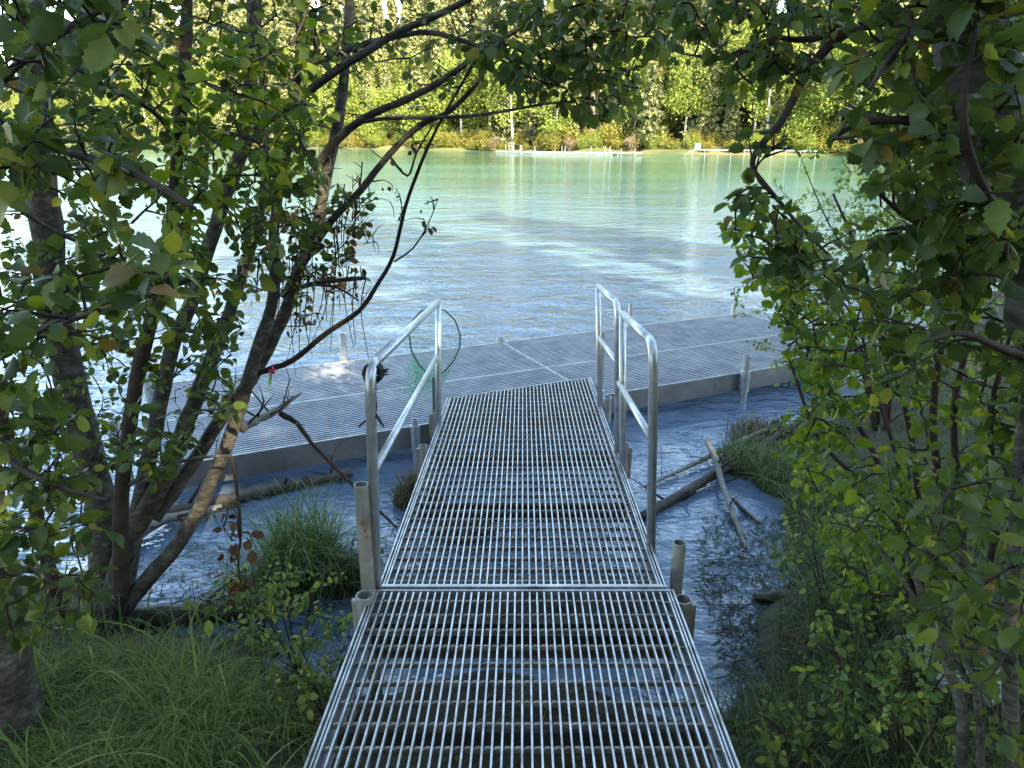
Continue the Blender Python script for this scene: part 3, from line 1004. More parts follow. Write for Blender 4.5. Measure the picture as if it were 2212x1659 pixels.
log('log', [PZ(180, 1345, .06), PZ(300, 1335, .04), PZ(430, 1322, .05), PZ(560, 1312, .04), PZ(640, 1300, .03)], [.06, .06, .055, .05, .03], 'wood', 'thick black log at the left water edge below the alder stems', 5)
log('log', [PZ(230, 1205, .05), PZ(350, 1120, .08), PZ(480, 1095, .06)], [.03, .035, .02], 'driftwood', 'grey log among sticks behind the alder clump', 14)
log('branch', [P(518, 925, 3.6), P(560, 905, 3.7), P(600, 885, 3.75), P(651, 848, 3.8)], [.026, .022, .018, .006], 'driftwood', 'broken mossy dead branch sticking out before the dock', 8, 'branch')
log('branch', [P(605, 893, 3.76), P(640, 912, 3.75), P(680, 965, 3.7), P(765, 1050, 3.6), P(812, 1098, 3.55), P(858, 1140, 3.5)], [.016, .014, .011, .01, .009, .005], 'bark_r', 'long thin branch bending down to the water beside the tall pipe post', 4, 'branch')
log('log', [PZ(700, 1218, .03), PZ(760, 1208, .04), PZ(826, 1190, .04)], [.018, .022, .02], 'wood', 'short dark stub of wood behind the pipe post', 0)
def board(p0, p1, w, label, z0=.06, th=.025):
    m = MB()
    p0, p1 = np.array(p0), np.array(p1)
    m.bar(p0, p1, w, th)
    return tag(m.build('board', M['board']), label, 'board')
board(PZ(1965, 1370, .42), PZ(2075, 1480, .4), .13, 'pale weathered board lying under the right alder shrub')
board(PZ(2050, 1400, .40), PZ(2180, 1500, .37), .2, 'wide pale green board beside the weathered board on the right')

# ------------------------------------------------------------------ alder clump on the left
A = Plant()
def px(*rows):
    return [P(r[0], r[1], r[2]) for r in rows]
A.stem(px((235, 1330, 3.1), (225, 1130, 3.2), (185, 950, 3.3), (150, 820, 3.3), (112, 620, 3.3), (92, 420, 3.3), (80, 230, 3.3), (55, -60, 3.3), (20, -500, 3.4)), [.1, .085, .08, .078, .076, .074, .07, .06, .04], 'bark')
A.stem(px((262, 1330, 2.95), (262, 1075, 3.0), (283, 900, 3.0), (306, 770, 3.0), (336, 655, 3.0), (370, 493, 3.0), (386, 300, 3.0), (402, 80, 3.0), (410, -400, 3.1)), [.04, .033, .031, .03, .028, .026, .024, .022, .012], 'bark_r')
A.stem(px((255, 1345, 3.1), (290, 1150, 3.15), (320, 1003, 3.2), (347, 862, 3.25), (370, 756, 3.3), (415, 651, 3.35), (452, 528, 3.4), (500, 385, 3.4), (530, 300, 3.4), (543, 176, 3.4), (546, -60, 3.4), (548, -500, 3.5)), [.06, .048, .043, .04, .038, .037, .036, .037, .035, .031, .028, .013], 'bark')
A.stem(px((235, 1345, 3.0), (275, 1180, 3.1), (334, 1073, 3.15), (373, 985, 3.2), (415, 880, 3.25), (450, 791, 3.3), (486, 703, 3.4), (520, 600, 3.5), (560, 470, 3.55), (575, 300, 3.6), (560, 60, 3.7), (570, -400, 3.8)), [.07, .06, .052, .046, .042, .039, .036, .03, .024, .018, .013, .008], 'bark')
A.stem(px((245, 1355, 2.95), (300, 1272, 3.0), (373, 1191, 3.05), (430, 1100, 3.1), (472, 1003, 3.15), (507, 915, 3.2), (556, 757, 3.25), (592, 633, 3.3), (592, 500, 3.3), (605, 390, 3.3), (632, 264, 3.3), (648, 60, 3.3), (650, -400, 3.4)), [.05, .044, .04, .038, .037, .036, .034, .029, .026, .024, .021, .018, .01], 'bark')
A.stem(px((330, 1120, 3.15), (415, 1003, 3.3), (458, 933, 3.35), (540, 820, 3.4), (612, 686, 3.45), (651, 563, 3.45), (687, 480, 3.45), (706, 370, 3.45), (733, 246, 3.45), (752, 40, 3.5), (770, -400, 3.6)), [.044, .04, .038, .036, .034, .032, .031, .029, .027, .022, .012], 'bark')
# long branches
def br(rows, r0, r1, mat='bark', pl=None):
    n = len(rows)
    return (pl or A).stem(px(*rows), list(np.linspace(r0, r1, n)), mat, 'branch', 7)
br([(530, 300, 3.4), (585, 255, 3.35), (640, 218, 3.3), (717, 158, 3.2), (790, 112, 3.15), (860, 70, 3.1), (928, 40, 3.05), (1009, 0, 3.0), (1100, -60, 2.9)], .024, .012)
br([(700, 135, 3.4), (717, 123, 3.35), (790, 95, 3.25), (910, 70, 3.1), (990, 85, 3.0), (1069, 113, 2.95), (1130, 135, 2.9), (1199, 165, 2.85), (1290, 175, 2.8), (1380, 190, 2.75)], .016, .005)
br([(660, 420, 3.45), (690, 350, 3.4), (740, 290, 3.35), (805, 246, 3.3), (870, 218, 3.25), (928, 190, 3.2), (990, 150, 3.1), (1034, 116, 3.05), (1104, 70, 3.0), (1180, 40, 2.9), (1300, 15, 2.8)], .024, .007)
br([(612, 640, 3.45), (660, 560, 3.4), (717, 475, 3.35), (780, 410, 3.3), (840, 334, 3.3), (907, 271, 3.25), (970, 240, 3.2), (1030, 180, 3.15), (1069, 116, 3.1), (1120, 50, 3.05), (1160, -40, 3.0)], .022, .006)
br([(790, 262, 3.3), (850, 255, 3.25), (998, 252, 3.15), (1090, 240, 3.05), (1199, 222, 2.95), (1240, 245, 2.9)], .011, .004)
br([(549, 808, 3.3), (590, 795, 3.32), (634, 777, 3.35), (704, 721, 3.35), (775, 672, 3.35), (812, 620, 3.35), (850, 552, 3.35), (875, 450, 3.3), (910, 352, 3.25), (949, 267, 3.2), (1010, 160, 3.1), (1069, 60, 3.0)], .016, .004, 'bark_r')
br([(852, 565, 3.35), (893, 535, 3.3), (925, 483, 3.25), (946, 430, 3.2)], .005, .0015, 'bark_r')
br([(840, 335, 3.3), (880, 380, 3.3), (900, 330, 3.25), (935, 270, 3.2)], .006, .003, 'bark_r')
br([(620, 630, 3.4), (680, 612, 3.4), (740, 605, 3.4), (790, 600, 3.4)], .014, .011)
br([(680, 615, 3.4), (730, 622, 3.35), (775, 650, 3.3)], .009, .004)
br([(340, 660, 3.0), (300, 600, 2.8), (250, 560, 2.6), (120, 500, 2.3), (20, 440, 2.0)], .012, .005)
br([(375, 300, 3.0), (330, 240, 2.8), (200, 170, 2.5), (90, 100, 2.2), (-50, 60, 2)], .012, .004)
br([(395, 130, 3.0), (470, 195, 2.9), (540, 180, 2.8), (640, 195, 2.7)], .008, .003)
br([(380, 415, 3.0), (450, 330, 2.9), (520, 290, 2.8)], .008, .003)
br([(0, 880, 2.6), (32, 985, 2.65), (70, 1073, 2.7), (100, 1200, 2.75), (130, 1330, 2.8)], .02, .03, 'bark_r')
br([(275, 1050, 3.0), (330, 1020, 2.95), (420, 990, 2.95), (500, 985, 2.9)], .012, .007)
for k in range(26):   # hanging bare twigs right of the stems
    x = RNG.uniform(600, 800); y = RNG.uniform(330, 640)
    br([(x, y, 3.35), (x + RNG.uniform(-12, 12), y + 70, 3.33), (x + RNG.uniform(-25, 20), y + RNG.uniform(120, 220), 3.3)], .0035, .0012, 'bark_r')
br([(500, 985, 2.9), (512, 1060, 2.85), (520, 1150, 2.8), (515, 1230, 2.75), (540, 1330, 2.7)], .008, .004, 'bark_r')

A.grow(region([(150, -250), (760, -250), (760, 130), (720, 330), (640, 560), (500, 640), (380, 620), (200, 600), (120, 300)], 2.4, 3.7, 300), .066, per=5)
A.grow(region([(350, 120), (700, 60), (650, 330), (560, 480), (380, 520)], 2.3, 3.3, 85), .07, per=5, key='leaf_b')
A.grow(region([(200, 600), (560, 600), (500, 900), (330, 1050), (240, 1000)], 2.4, 3.3, 80), .075, per=4)
A.grow(region([(640, 330), (800, 420), (790, 620), (700, 640), (600, 640)], 3.1, 3.6, 36), .055, per=4)
A.grow(region([(600, 430), (800, 430), (780, 620), (640, 720), (560, 700)], 3.1, 3.6, 55), .045, per=3, key='dry', droop=1.4, up=.1)
A.grow(region([(1020, 60), (1150, -10), (1500, -60), (1490, 60), (1400, 150), (1330, 260), (1230, 265), (1130, 200), (1030, 150)], 2.5, 3.1, 115), .066, per=5, droop=.7)
A.grow(region([(700, -300), (1500, -300), (1500, 10), (1150, 25), (950, -10), (700, 40)], 2.4, 3.6, 50), .072, per=5)
A.grow(region([(780, 0), (1060, 40), (1050, 220), (860, 240), (760, 180)], 2.9, 3.4, 22), .055, per=4)
A.grow(region([(820, 240), (960, 300), (920, 470), (840, 500)], 3.1, 3.4, 8), .035, per=2, key='dry', droop=1.6, up=.1)
A.grow(region([(910, 470), (960, 475), (960, 490), (925, 495)], 3.2, 3.25, 2), .05, per=1, key='dry', droop=1.6, up=.1)
A.grow(region([(-200, -300), (300, -300), (300, 100), (200, 500), (-50, 500)], 2.4, 4.0, 110), .07, per=5)
A.grow(region([(0, 500), (200, 560), (260, 900), (250, 1050), (0, 1150)], 2.9, 3.9, 110), .065, per=5)
A.grow(region([(480, 1060), (560, 1060), (550, 1330), (470, 1300)], 2.65, 2.85, 14), .075, per=2, key='dry', droop=1.5, up=.1)
A.grow([np.array(p) for p in ellipsoid((-2.8, 1.6, 5.2), (2.4, 2.0, 1.0), 70)], .09, per=6)
A.grow(region([(560, 330), (860, 300), (900, 500), (760, 700), (560, 740)], 3.1, 3.6, 70), per=0, twig_r=.0022)
A.grow(region([(200, 700), (520, 700), (500, 1000), (260, 1050)], 2.7, 3.5, 45), per=0, twig_r=.0022)
A.grow(region([(640, 0), (1050, 30), (1000, 200), (700, 300)], 3.0, 3.5, 30), per=0, twig_r=.002)
A.grow([P(415, 1290, 2.75), P(440, 1310, 2.75), P(455, 1325, 2.72)], .1, per=2, key='rose', droop=1.2)
A.build('alder_tree', P(250, 1340, 3.05), 'many stemmed alder clump on the left bank arching over the water', 'tree')

# near-left alder with large leaves
B = Plant()
B.stem(px((20, 1600, 2.15), (10, 1440, 2.15), (-25, 1250, 2.15), (-80, 900, 2.1), (-150, 400, 2.1), (-220, -200, 2.1)), [.14, .105, .095, .09, .08, .05], 'bark')
for rows in ([(-60, 900, 2.1), (0, 760, 1.9), (120, 700, 1.6), (260, 660, 1.4), (420, 600, 1.25)],
             [(-140, 400, 2.1), (0, 300, 1.8), (150, 330, 1.5), (300, 380, 1.3), (420, 450, 1.2)],
             [(-140, 400, 2.1), (0, 180, 1.8), (150, 60, 1.5), (280, -10, 1.35)],
             [(-60, 900, 2.1), (30, 1000, 1.9), (120, 1050, 1.75), (230, 1080, 1.65)],
             [(0, 1250, 2.15), (60, 1230, 1.95), (120, 1260, 1.8), (180, 1290, 1.7)]):
    br(rows, .014, .004, 'bark_r', B)
B.grow(region([(-60, -120), (290, -120), (300, 60), (230, 200), (130, 260), (0, 320), (-60, 320)], 1.3, 1.9, 36), .08, per=4)
B.grow(region([(-40, 260), (190, 240), (300, 330), (270, 420), (120, 440), (-40, 460)], 1.3, 1.9, 20), .08, per=4)
B.grow(region([(-40, 560), (120, 500), (260, 520), (330, 600), (220, 740), (60, 800), (-40, 800)], 1.3, 1.9, 20), .08, per=4)
B.grow(region([(290, 520), (420, 560), (430, 640), (330, 660)], 1.15, 1.35, 9), .085, per=3)
B.grow(region([(-40, 820), (120, 800), (230, 960), (240, 1120), (210, 1330), (100, 1380), (-40, 1400)], 1.6, 2.1, 60), .08, per=4)
B.build('alder_tree', P(40, 1560, 2.15), 'thick grey alder trunk at the bottom left corner with big leaves hanging near the camera', 'tree')

# ------------------------------------------------------------------ right side trees
D = Plant()
D.stem(px((2420, 1500, 2.0), (2380, 1100, 2.0), (2310, 800, 1.95), (2240, 560, 1.9), (2165, 330, 1.85), (2110, 130, 1.8), (2050, -80, 1.75), (1950, -500, 1.9)), [.14, .12, .11, .095, .085, .075, .07, .04], 'bark_p')
for rows in ([(2110, 130, 1.8), (2000, 60, 1.9), (1900, 50, 2.1), (1831, 68, 2.2), (1740, 85, 2.3), (1680, 80, 2.35), (1655, 50, 2.4), (1590, 20, 2.5), (1500, -20, 2.6)],
             [(1831, 68, 2.2), (1771, 120, 2.25), (1729, 183, 2.25), (1694, 253, 2.25), (1662, 292, 2.25), (1634, 327, 2.25), (1627, 363, 2.25), (1658, 405, 2.22), (1697, 451, 2.2), (1733, 493, 2.15), (1800, 560, 2.1)],
             [(1680, 80, 2.35), (1620, 110, 2.4), (1560, 125, 2.45), (1500, 120, 2.5)],
             [(2165, 330, 1.85), (2050, 300, 1.7), (1950, 260, 1.6), (1850, 270, 1.55), (1800, 300, 1.5)],
             [(2240, 560, 1.9), (2100, 520, 1.8), (1980, 480, 1.7), (1900, 420, 1.6)],
             [(2310, 800, 1.95), (2180, 760, 1.7), (2080, 720, 1.6), (1990, 740, 1.5)],
             [(2060, -40, 1.75), (2000, 40, 1.6), (1940, 100, 1.5), (1880, 190, 1.4)],
             [(2230, 540, 1.9), (2130, 420, 1.5), (2080, 250, 1.45), (2110, 60, 1.5)]):
    br(rows, .015, .0035, 'bark_r', D)
D.grow(region([(1450, -80), (1850, -80), (1850, 80), (1700, 110), (1620, 200), (1540, 190), (1450, 120)], 2.1, 2.6, 56), .062, per=5, droop=.6)
D.grow(region([(1640, 100), (1780, 110), (1760, 210), (1680, 190)], 2.1, 2.4, 12), .06, per=4, droop=.7)
D.grow(region([(1820, -200), (2230, -200), (2230, 560), (2000, 640), (1960, 420), (1850, 330), (1800, 180), (1840, 90)], 1.4, 2.1, 150), .078, per=5)
D.grow(region([(1600, 270), (1700, 260), (1730, 330), (1660, 350), (1640, 400), (1580, 380)], 2.2, 2.3, 9), .06, per=2)
D.grow(region([(1600, 390), (1700, 440), (1760, 560), (1700, 620), (1590, 540), (1570, 470)], 2.0, 2.3, 20), .068, per=4)
D.grow(region([(1740, 540), (1960, 420), (2230, 520), (2230, 900), (1900, 820)], 1.6, 2.2, 42), .074, per=5)
D.grow(region([(1500, -500), (2300, -600), (2300, -100), (1500, -60)], 1.3, 3.0, 40), .08, per=5)
D.build('alder_tree', P(2420, 1500, 2.0), 'leaning dark alder trunk at the right edge with branches reaching over the top', 'tree')

E = Plant()
for rows, r in (([(1960, 1330, 2.7), (1937, 1126, 2.75), (1873, 950, 2.8), (1800, 850, 2.85), (1733, 730, 2.9), (1690, 620, 2.9), (1650, 530, 2.95)], .016),
                ([(1965, 1330, 2.72), (1930, 1090, 2.7), (1850, 1030, 2.65), (1770, 950, 2.6), (1730, 850, 2.6), (1700, 760, 2.6)], .013),
                ([(1990, 1340, 2.7), (1985, 1100, 2.75), (1960, 900, 2.8), (1900, 700, 2.85), (1860, 560, 2.9), (1800, 420, 3.0)], .016),
                ([(2010, 1340, 2.6), (2030, 1100, 2.6), (2015, 900, 2.6), (2040, 700, 2.6), (2060, 500, 2.65), (2050, 300, 2.7)], .02),
                ([(2060, 1400, 2.5), (2080, 1150, 2.45), (2060, 900, 2.4), (2100, 700, 2.4), (2120, 500, 2.4)], .018),
                ([(2000, 1345, 2.65), (1960, 1180, 2.5), (1900, 1100, 2.4), (1850, 1150, 2.3)], .01),
                ([(2090, 1400, 2.4), (2150, 1150, 2.3), (2140, 900, 2.2), (2190, 700, 2.2)], .016),
                ([(1975, 1330, 2.7), (1940, 1000, 2.9), (1830, 700, 3.2), (1750, 500, 3.3)], .014)):
    E.stem(px(*rows), list(np.linspace(r, r * .3, len(rows))), 'bark_r', 'stem', 8)
E.grow(region([(1560, 480), (1640, 440), (1780, 520), (1850, 700), (1820, 900), (1740, 860), (1700, 760), (1640, 640)], 2.3, 3.1, 90), .062, per=5, key='leaf_b')
E.grow(region([(1720, 780), (1900, 600), (2230, 560), (2230, 1050), (1950, 1120), (1800, 1080), (1740, 960)], 1.9, 3.0, 125), .066, per=5, key='leaf_b')
E.grow(region([(1900, 1050), (2230, 1000), (2230, 1400), (2050, 1420), (1930, 1300)], 1.9, 2.7, 55), .066, per=4, key='leaf_b')
E.grow(region([(1800, 300), (2230, 250), (2230, 600), (1850, 620)], 2.4, 3.2, 50), .064, per=5)
E.grow(region([(1650, 880), (1760, 860), (1830, 1100), (1740, 1120), (1690, 1010)], 2.6, 3.3, 26), .062, per=5, key='leaf_b')
E.grow(region([(1760, 1120), (1930, 1080), (1950, 1300), (1820, 1330)], 2.3, 2.9, 26), .062, per=5, key='leaf_b')
E.build('alder_shrub', P(2000, 1340, 2.7), 'thin stemmed alder shrub on the right bank with lit yellow green leaves', 'shrub')

G_ = Plant()
for rows, r in (([(2060, 1800, 1.75), (2080, 1560, 1.75), (2040, 1420, 1.8), (1990, 1280, 1.85), (1960, 1200, 1.9)], .022),
                ([(2200, 1800, 1.7), (2180, 1500, 1.7), (2190, 1250, 1.7), (2200, 1000, 1.7), (2230, 760, 1.7)], .03),
                ([(2120, 1800, 1.7), (2110, 1500, 1.65), (2060, 1330, 1.6), (2080, 1180, 1.55)], .014),
                ([(2110, 1500, 1.65), (1980, 1300, 1.7), (1900, 1180, 1.75), (1850, 1120, 1.8)], .009)):
    G_.stem(px(*rows), list(np.linspace(r, r * .35, len(rows))), 'bark', 'stem', 9)
G_.grow(region([(2050, 1020), (2260, 900), (2260, 1660), (2130, 1660), (2080, 1440), (1990, 1330), (1960, 1180)], 1.3, 1.9, 46), .074, per=4)
G_.build('alder_shrub', P(2120, 1800, 1.7), 'alder shrub at the bottom right corner with large dark leaves', 'shrub')

# shrubs farther along both banks
def shrub(base, r, hgt, nst, ntw, leaf, key, kind, label, name='willow_shrub', per=7, lean=(0, 0), mat='bark_r', group=None):
    S = Plant()
    bz = float(height(np.array([base[0]]), np.array([base[1]]))[0]) - .05
    bz = max(bz, -.1)
    for k in range(nst):
        a = 2 * math.pi * (k + RNG.random()) / nst
        q = RNG.uniform(.3, .8)
        tip = np.array([base[0] + math.cos(a) * r * q + lean[0], base[1] + math.sin(a) * r * q + lean[1], bz + hgt * RNG.uniform(.6, .95)])
        b0 = np.array([base[0] + math.cos(a) * .05, base[1] + math.sin(a) * .05, bz])
        m1 = b0 * .6 + tip * .4 + np.array([-math.cos(a) * r * .12, -math.sin(a) * r * .12, hgt * .06])
        S.stem([b0, m1, tip * .65 + b0 * .35 + (0, 0, .05 * hgt), tip], [.006 + .006 * hgt, .005 + .004 * hgt, .003 + .002 * hgt, .003], mat, 'stem', 6)
    S.grow(ellipsoid((base[0] + lean[0] * .7, base[1] + lean[1] * .7, bz + hgt * .58), (r, r, hgt * .5), ntw, zmin=.08), leaf, kind=kind, key=key, per=per, twig_r=.0025)
    return S.build(name, (base[0], base[1], bz), label, 'shrub', group)
shrub((2.85, 5.3), 1.05, 1.75, 9, 330, .045, 'leaf_w', 'round', 'pale small leaved shrub overhanging the right end of the dock', lean=(-.2, .3))
shrub((3.7, 7.0), 1.25, 2.4, 9, 330, .055, 'leaf_w', 'round', 'bushy pale green shrub behind the right end of the dock', lean=(-.2, .2))
shrub((5.2, 8.6), 1.6, 2.5, 9, 240, .065, 'leaf_b', 'round', 'tall light shrub on the right bank seen between the alder stems')
shrub((4.2, 4.6), 1.3, 2.4, 9, 200, .06, 'leaf_b', 'round', 'leafy shrub behind the right alder shrub stems', lean=(-.2, 0))
shrub((7.5, 11), 2.0, 3.2, 8, 200, .08, 'leaf_b', 'round', 'farthest shrub on the near right bank, level with the river')
shrub((4.6, 3.0), 1.4, 2.6, 8, 180, .07, 'leaf', 'alder', 'dark shrub at the right edge behind the leaning trunk', 'alder_shrub')
shrub((-3.7, 3.4), 1.0, 2.0, 8, 150, .06, 'leaf', 'alder', 'dark shrub left of the alder clump at the water edge', 'alder_shrub', mat='bark_r')
shrub((-4.9, 3.9), 1.2, 2.4, 8, 150, .065, 'leaf', 'alder', 'alder shrub at the far left edge of the bank', 'alder_shrub')
shrub((-3.0, 2.2), .8, 1.3, 8, 120, .065, 'leaf', 'alder', 'low alder shrub behind the thick grey trunk', 'alder_shrub')

def rose(px_, py_, z, r, hgt, ntw, label, leaf=.032, key='rose'):
    p = PZ(px_, py_, z)
    S = Plant()
    for k in range(6):
        a = RNG.uniform(0, 6.28)
        tip = p + np.array([math.cos(a) * r * .7, math.sin(a) * r * .7, hgt * RNG.uniform(.7, 1)])
        S.stem([p - (0, 0, .1), p * .5 + tip * .5 + (0, 0, .1 * hgt), tip], [.004, .003, .0015], 'bark_r', 'stem', 5)
    S.grow(ellipsoid(p + np.array([0, 0, hgt * .6]), (r, r, hgt * .5), ntw, zmin=.03), leaf, kind='round', key=key, per=7, twig_r=.0012)
    S.build('rose_bush', tuple(p), label, 'bush')
rose(640, 1420, .2, .28, .42, 55, 'small leaved rose bush leaning over the water left of the gangway')
rose(700, 1520, .2, .22, .28, 40, 'low rose bush close to the left gangway edge')
rose(560, 1350, .15, .22, .32, 34, 'rose bush with pale leaflets below the sedge tussock')
rose(1790, 1300, .2, .34, .42, 62, 'bright green rose bush on the right bank above the black log end', .04)
rose(1900, 1330, .25, .32, .5, 56, 'rose bush in front of the alder shrub stems on the right', .042)
rose(1850, 1500, .3, .3, .36, 34, 'low rose bush right of the gangway among the grass', .042)
rose(1730, 1640, .3, .25, .25, 30, 'creeping rose bush at the bottom right beside the gangway', .036)
rose(1960, 1640, .35, .3, .32, 38, 'rose bush with long pale shoots at the bottom right', .04)
rose(1990, 1500, .35, .25, .4, 30, 'rose bush standing before the pale boards', .042)

# ------------------------------------------------------------------ grass and litter (nobody could count it)
def scatter(poly, z, count):
    xs = [p[0] for p in poly]; ys = [p[1] for p in poly]
    out = []
    while len(out) < count:
        x = RNG.uniform(min(xs), max(xs)); y = RNG.uniform(min(ys), max(ys))
        if in_poly(x, y, poly):
            q = PZ(x, y, z)
            out.append(q)
    out = np.array(out)
    hh = height(out[:, 0], out[:, 1])
    out[:, 2] = np.maximum(hh, -.05) - .01
    return out
def uniform_xy(x0, x1, y0, y1, count, dmin=.02):
    o = np.zeros((0, 3))
    while len(o) < count:
        X = RNG.uniform(x0, x1, count); Y = RNG.uniform(y0, y1, count)
        d = signed_shore(X, Y)
        ok = (d > dmin)
        z = height(X, Y)
        o = np.concatenate([o, np.stack([X, Y, z - .01], 1)[ok]])
    return o[:count]
def grassobj(name, sets, mat, label, cat='grass'):
    VV, TT, off = [], [], 0
    for V, T in sets:
        VV.append(V); TT.append(T + off); off += len(V)
    return tag(fast_mesh(name, np.concatenate(VV), np.concatenate(TT), M[mat], smooth=True), label, cat, kind='stuff')
left = [(-60, 1690), (-60, 1460), (100, 1400), (300, 1390), (500, 1400), (640, 1480), (700, 1560), (690, 1690)]
r1 = scatter(left, .25, 9000)
r1 = r1[(r1[:, 0] < -.62) & (wob(r1[:, 0] + .3, r1[:, 1], 5.5) + RNG.normal(0, .35, len(r1)) > -.15)]
grassobj('horsetail', [blades(r1, RNG.uniform(.1, .34, len(r1)) * (.55 + .45 * np.abs(wob(r1[:, 0], r1[:, 1], 4))), .0026, 1.1, 5)], 'fine', 'fine feathery green horsetail covering the left bank')
r2 = uniform_xy(-6, -.62, .4, 4.6, 4500)
r2b = uniform_xy(-3, -.66, 1.2, 3.2, 420)
grassobj('grass', [blades(r2, RNG.uniform(.06, .22, len(r2)), .005, .8), blades(r2b, RNG.uniform(.25, .55, len(r2b)), .01, .9, 7)], 'grass', 'long broad grass blades rising from the left bank')
r3 = uniform_xy(.72, 6, .4, 7.5, 8000)
r3b = uniform_xy(.75, 3, 1.4, 3.6, 420)
r3c = uniform_xy(.72, 2.6, 1.0, 4.6, 9000)
grassobj('grass', [blades(r3, RNG.uniform(.07, .26, len(r3)), .005, .8), blades(r3b, RNG.uniform(.25, .5, len(r3b)), .008, .9, 7, leandir=(-.6, .3, 0)), blades(r3c, RNG.uniform(.1, .36, len(r3c)) * (.5 + .5 * np.abs(wob(r3c[:, 0], r3c[:, 1], 4))), .0034, 1.1, 5)], 'sedge', 'long grass leaning over the water on the right bank')
r4 = uniform_xy(.7, 2.6, 1.2, 3.0, 1500)
r5 = uniform_xy(-.62, .7, .6, 2.5, 380)
r6 = uniform_xy(-2.6, -.6, 1.2, 2.9, 1300)
grassobj('dead_grass', [blades(r, RNG.uniform(.05, .2, len(r)), .004, 1.0) for r in (r4, r5, r6)], 'straw', 'tangled straw coloured dead grass around the gangway foot')
def tussock(x, y, r, n, h, key, label, dome=.12, w=.005, lean=.9, z0=0.0):
    a = RNG.uniform(0, 6.28, n); q = r * np.sqrt(RNG.random(n))
    roots = np.stack([x + np.cos(a) * q, y + np.sin(a) * q * .9, z0 + dome * (1 - (q / r) ** 2)], 1)
    hh_ = RNG.uniform(.35, 1.25, n) * h * (.6 + .5 * np.abs(np.sin(3 * a + x * 9)) * (q / r) + .4 * RNG.random(n))
    V, T = blades(roots, hh_, w, lean, 6)
    root = empty('grass_tussock', (x, y, z0), label, 'grass tussock')
    bpy.context.view_layer.update()
    m = MB()
    rings = 6
    vs_, fs_ = [], []
    for i in range(rings + 1):
        for k in range(14):
            aa = k * 2 * math.pi / 14
            rr = r * 1.02 * math.sin(i / rings * math.pi / 2) * (1 + .08 * math.sin(3 * aa + i))
            vs_.append((x + math.cos(aa) * rr, y + math.sin(aa) * rr * .9, z0 - .06 + (dome + .05) * math.cos(i / rings * math.pi / 2)))
    for i in range(rings):
        for k in range(14):
            k2 = (k + 1) % 14
            fs_.append((i * 14 + k, (i + 1) * 14 + k, (i + 1) * 14 + k2, i * 14 + k2))
    m.add(vs_, fs_)
    m.build('root_mound', M['ground'], root, smooth=True)
    fast_mesh('blades', V, T, M[key], root, smooth=True)
def xy(px_, py_, z=0): return PZ(px_, py_, z)[:2]
for (a, b, r, n, h, key, lab, dome) in (
        (655, 1250, .2, 1000, .46, 'grass', 'big green sedge tussock in the water left of the pipe post', .12),
        (735, 1270, .13, 600, .26, 'sedge', 'dark drooping sedge tussock touching the left pipe sleeve', .08),
        (560, 1300, .16, 420, .28, 'grass', 'sparse sedge tussock beside the thick black log', .06),
        (905, 1085, .17, 800, .13, 'straw', 'brown dry grass hummock half under the gangway', .16),
        (1000, 1150, .2, 500, .1, 'straw', 'flattened weed hummock in the water beneath the gangway grating', .05),
        (1620, 1010, .25, 900, .2, 'sedge', 'green sedge tussock above the logs on the right', .07),
        (1720, 1050, .3, 1200, .24, 'sedge', 'wide sedge tussock right of the driftwood stick', .09),
        (1800, 1130, .3, 1100, .26, 'sedge', 'sedge tussock under the right alder shrub', .1),
        (1650, 950, .3, 700, .16, 'straw', 'brownish grass hummock between the logs and the dock', .06)):
    x, y = xy(a, b)
    tussock(x, y, r, n, h, key, lab, dome)
# floating and drowned weeds
def weeds(poly, n, size, key, label, name='water_weeds', z=.004):
    pos = []
    xs = [p[0] for p in poly]; ys = [p[1] for p in poly]
    while len(pos) < n:
        x = RNG.uniform(min(xs), max(xs)); y = RNG.uniform(min(ys), max(ys))
        if in_poly(x, y, poly):
            pos.append(PZ(x, y, z) + (0, 0, RNG.uniform(0, .008)))
    pos = np.array(pos)
    a = RNG.uniform(0, 6.28, n)
    d = np.stack([np.cos(a), np.sin(a), RNG.normal(0, .12, n)], 1)
    nr = np.stack([RNG.normal(0, .25, n), RNG.normal(0, .25, n), np.ones(n)], 1)
    V, T = leaves_arrays(pos, d, nr, RNG.uniform(.4, 2.2, n) * size * 2.2, 'strand')
    return tag(fast_mesh(name, V, T, M[key]), label, 'weeds', kind='stuff')
weeds([(1520, 1110), (1760, 1130), (1720, 1330), (1700, 1520), (1600, 1540), (1560, 1400), (1500, 1250)], 2600, .03, 'weed', 'dark stringy weeds floating in the right shallows')
weeds([(840, 1120), (1400, 1120), (1440, 1420), (780, 1420)], 2600, .028, 'weed', 'dark debris and weeds floating under the gangway')
weeds([(280, 1180), (560, 1180), (780, 1300), (780, 1480), (300, 1350)], 1000, .03, 'weed', 'floating twigs and weeds at the left bank')
n = 900
pos = np.concatenate([uniform_xy(-2.6, 3.2, .5, 3.6, n)])
pos[:, 2] += .02
a = RNG.uniform(0, 6.28, n)
V, T = leaves_arrays(pos, np.stack([np.cos(a), np.sin(a), RNG.normal(0, .2, n)], 1), np.stack([RNG.normal(0, .4, n), RNG.normal(0, .4, n), np.ones(n)], 1), RNG.uniform(.03, .07, n), 'alder')
tag(fast_mesh('leaf_litter', V, T, M['dry']), 'brown fallen leaves scattered on the bank', 'leaf litter', kind='stuff')

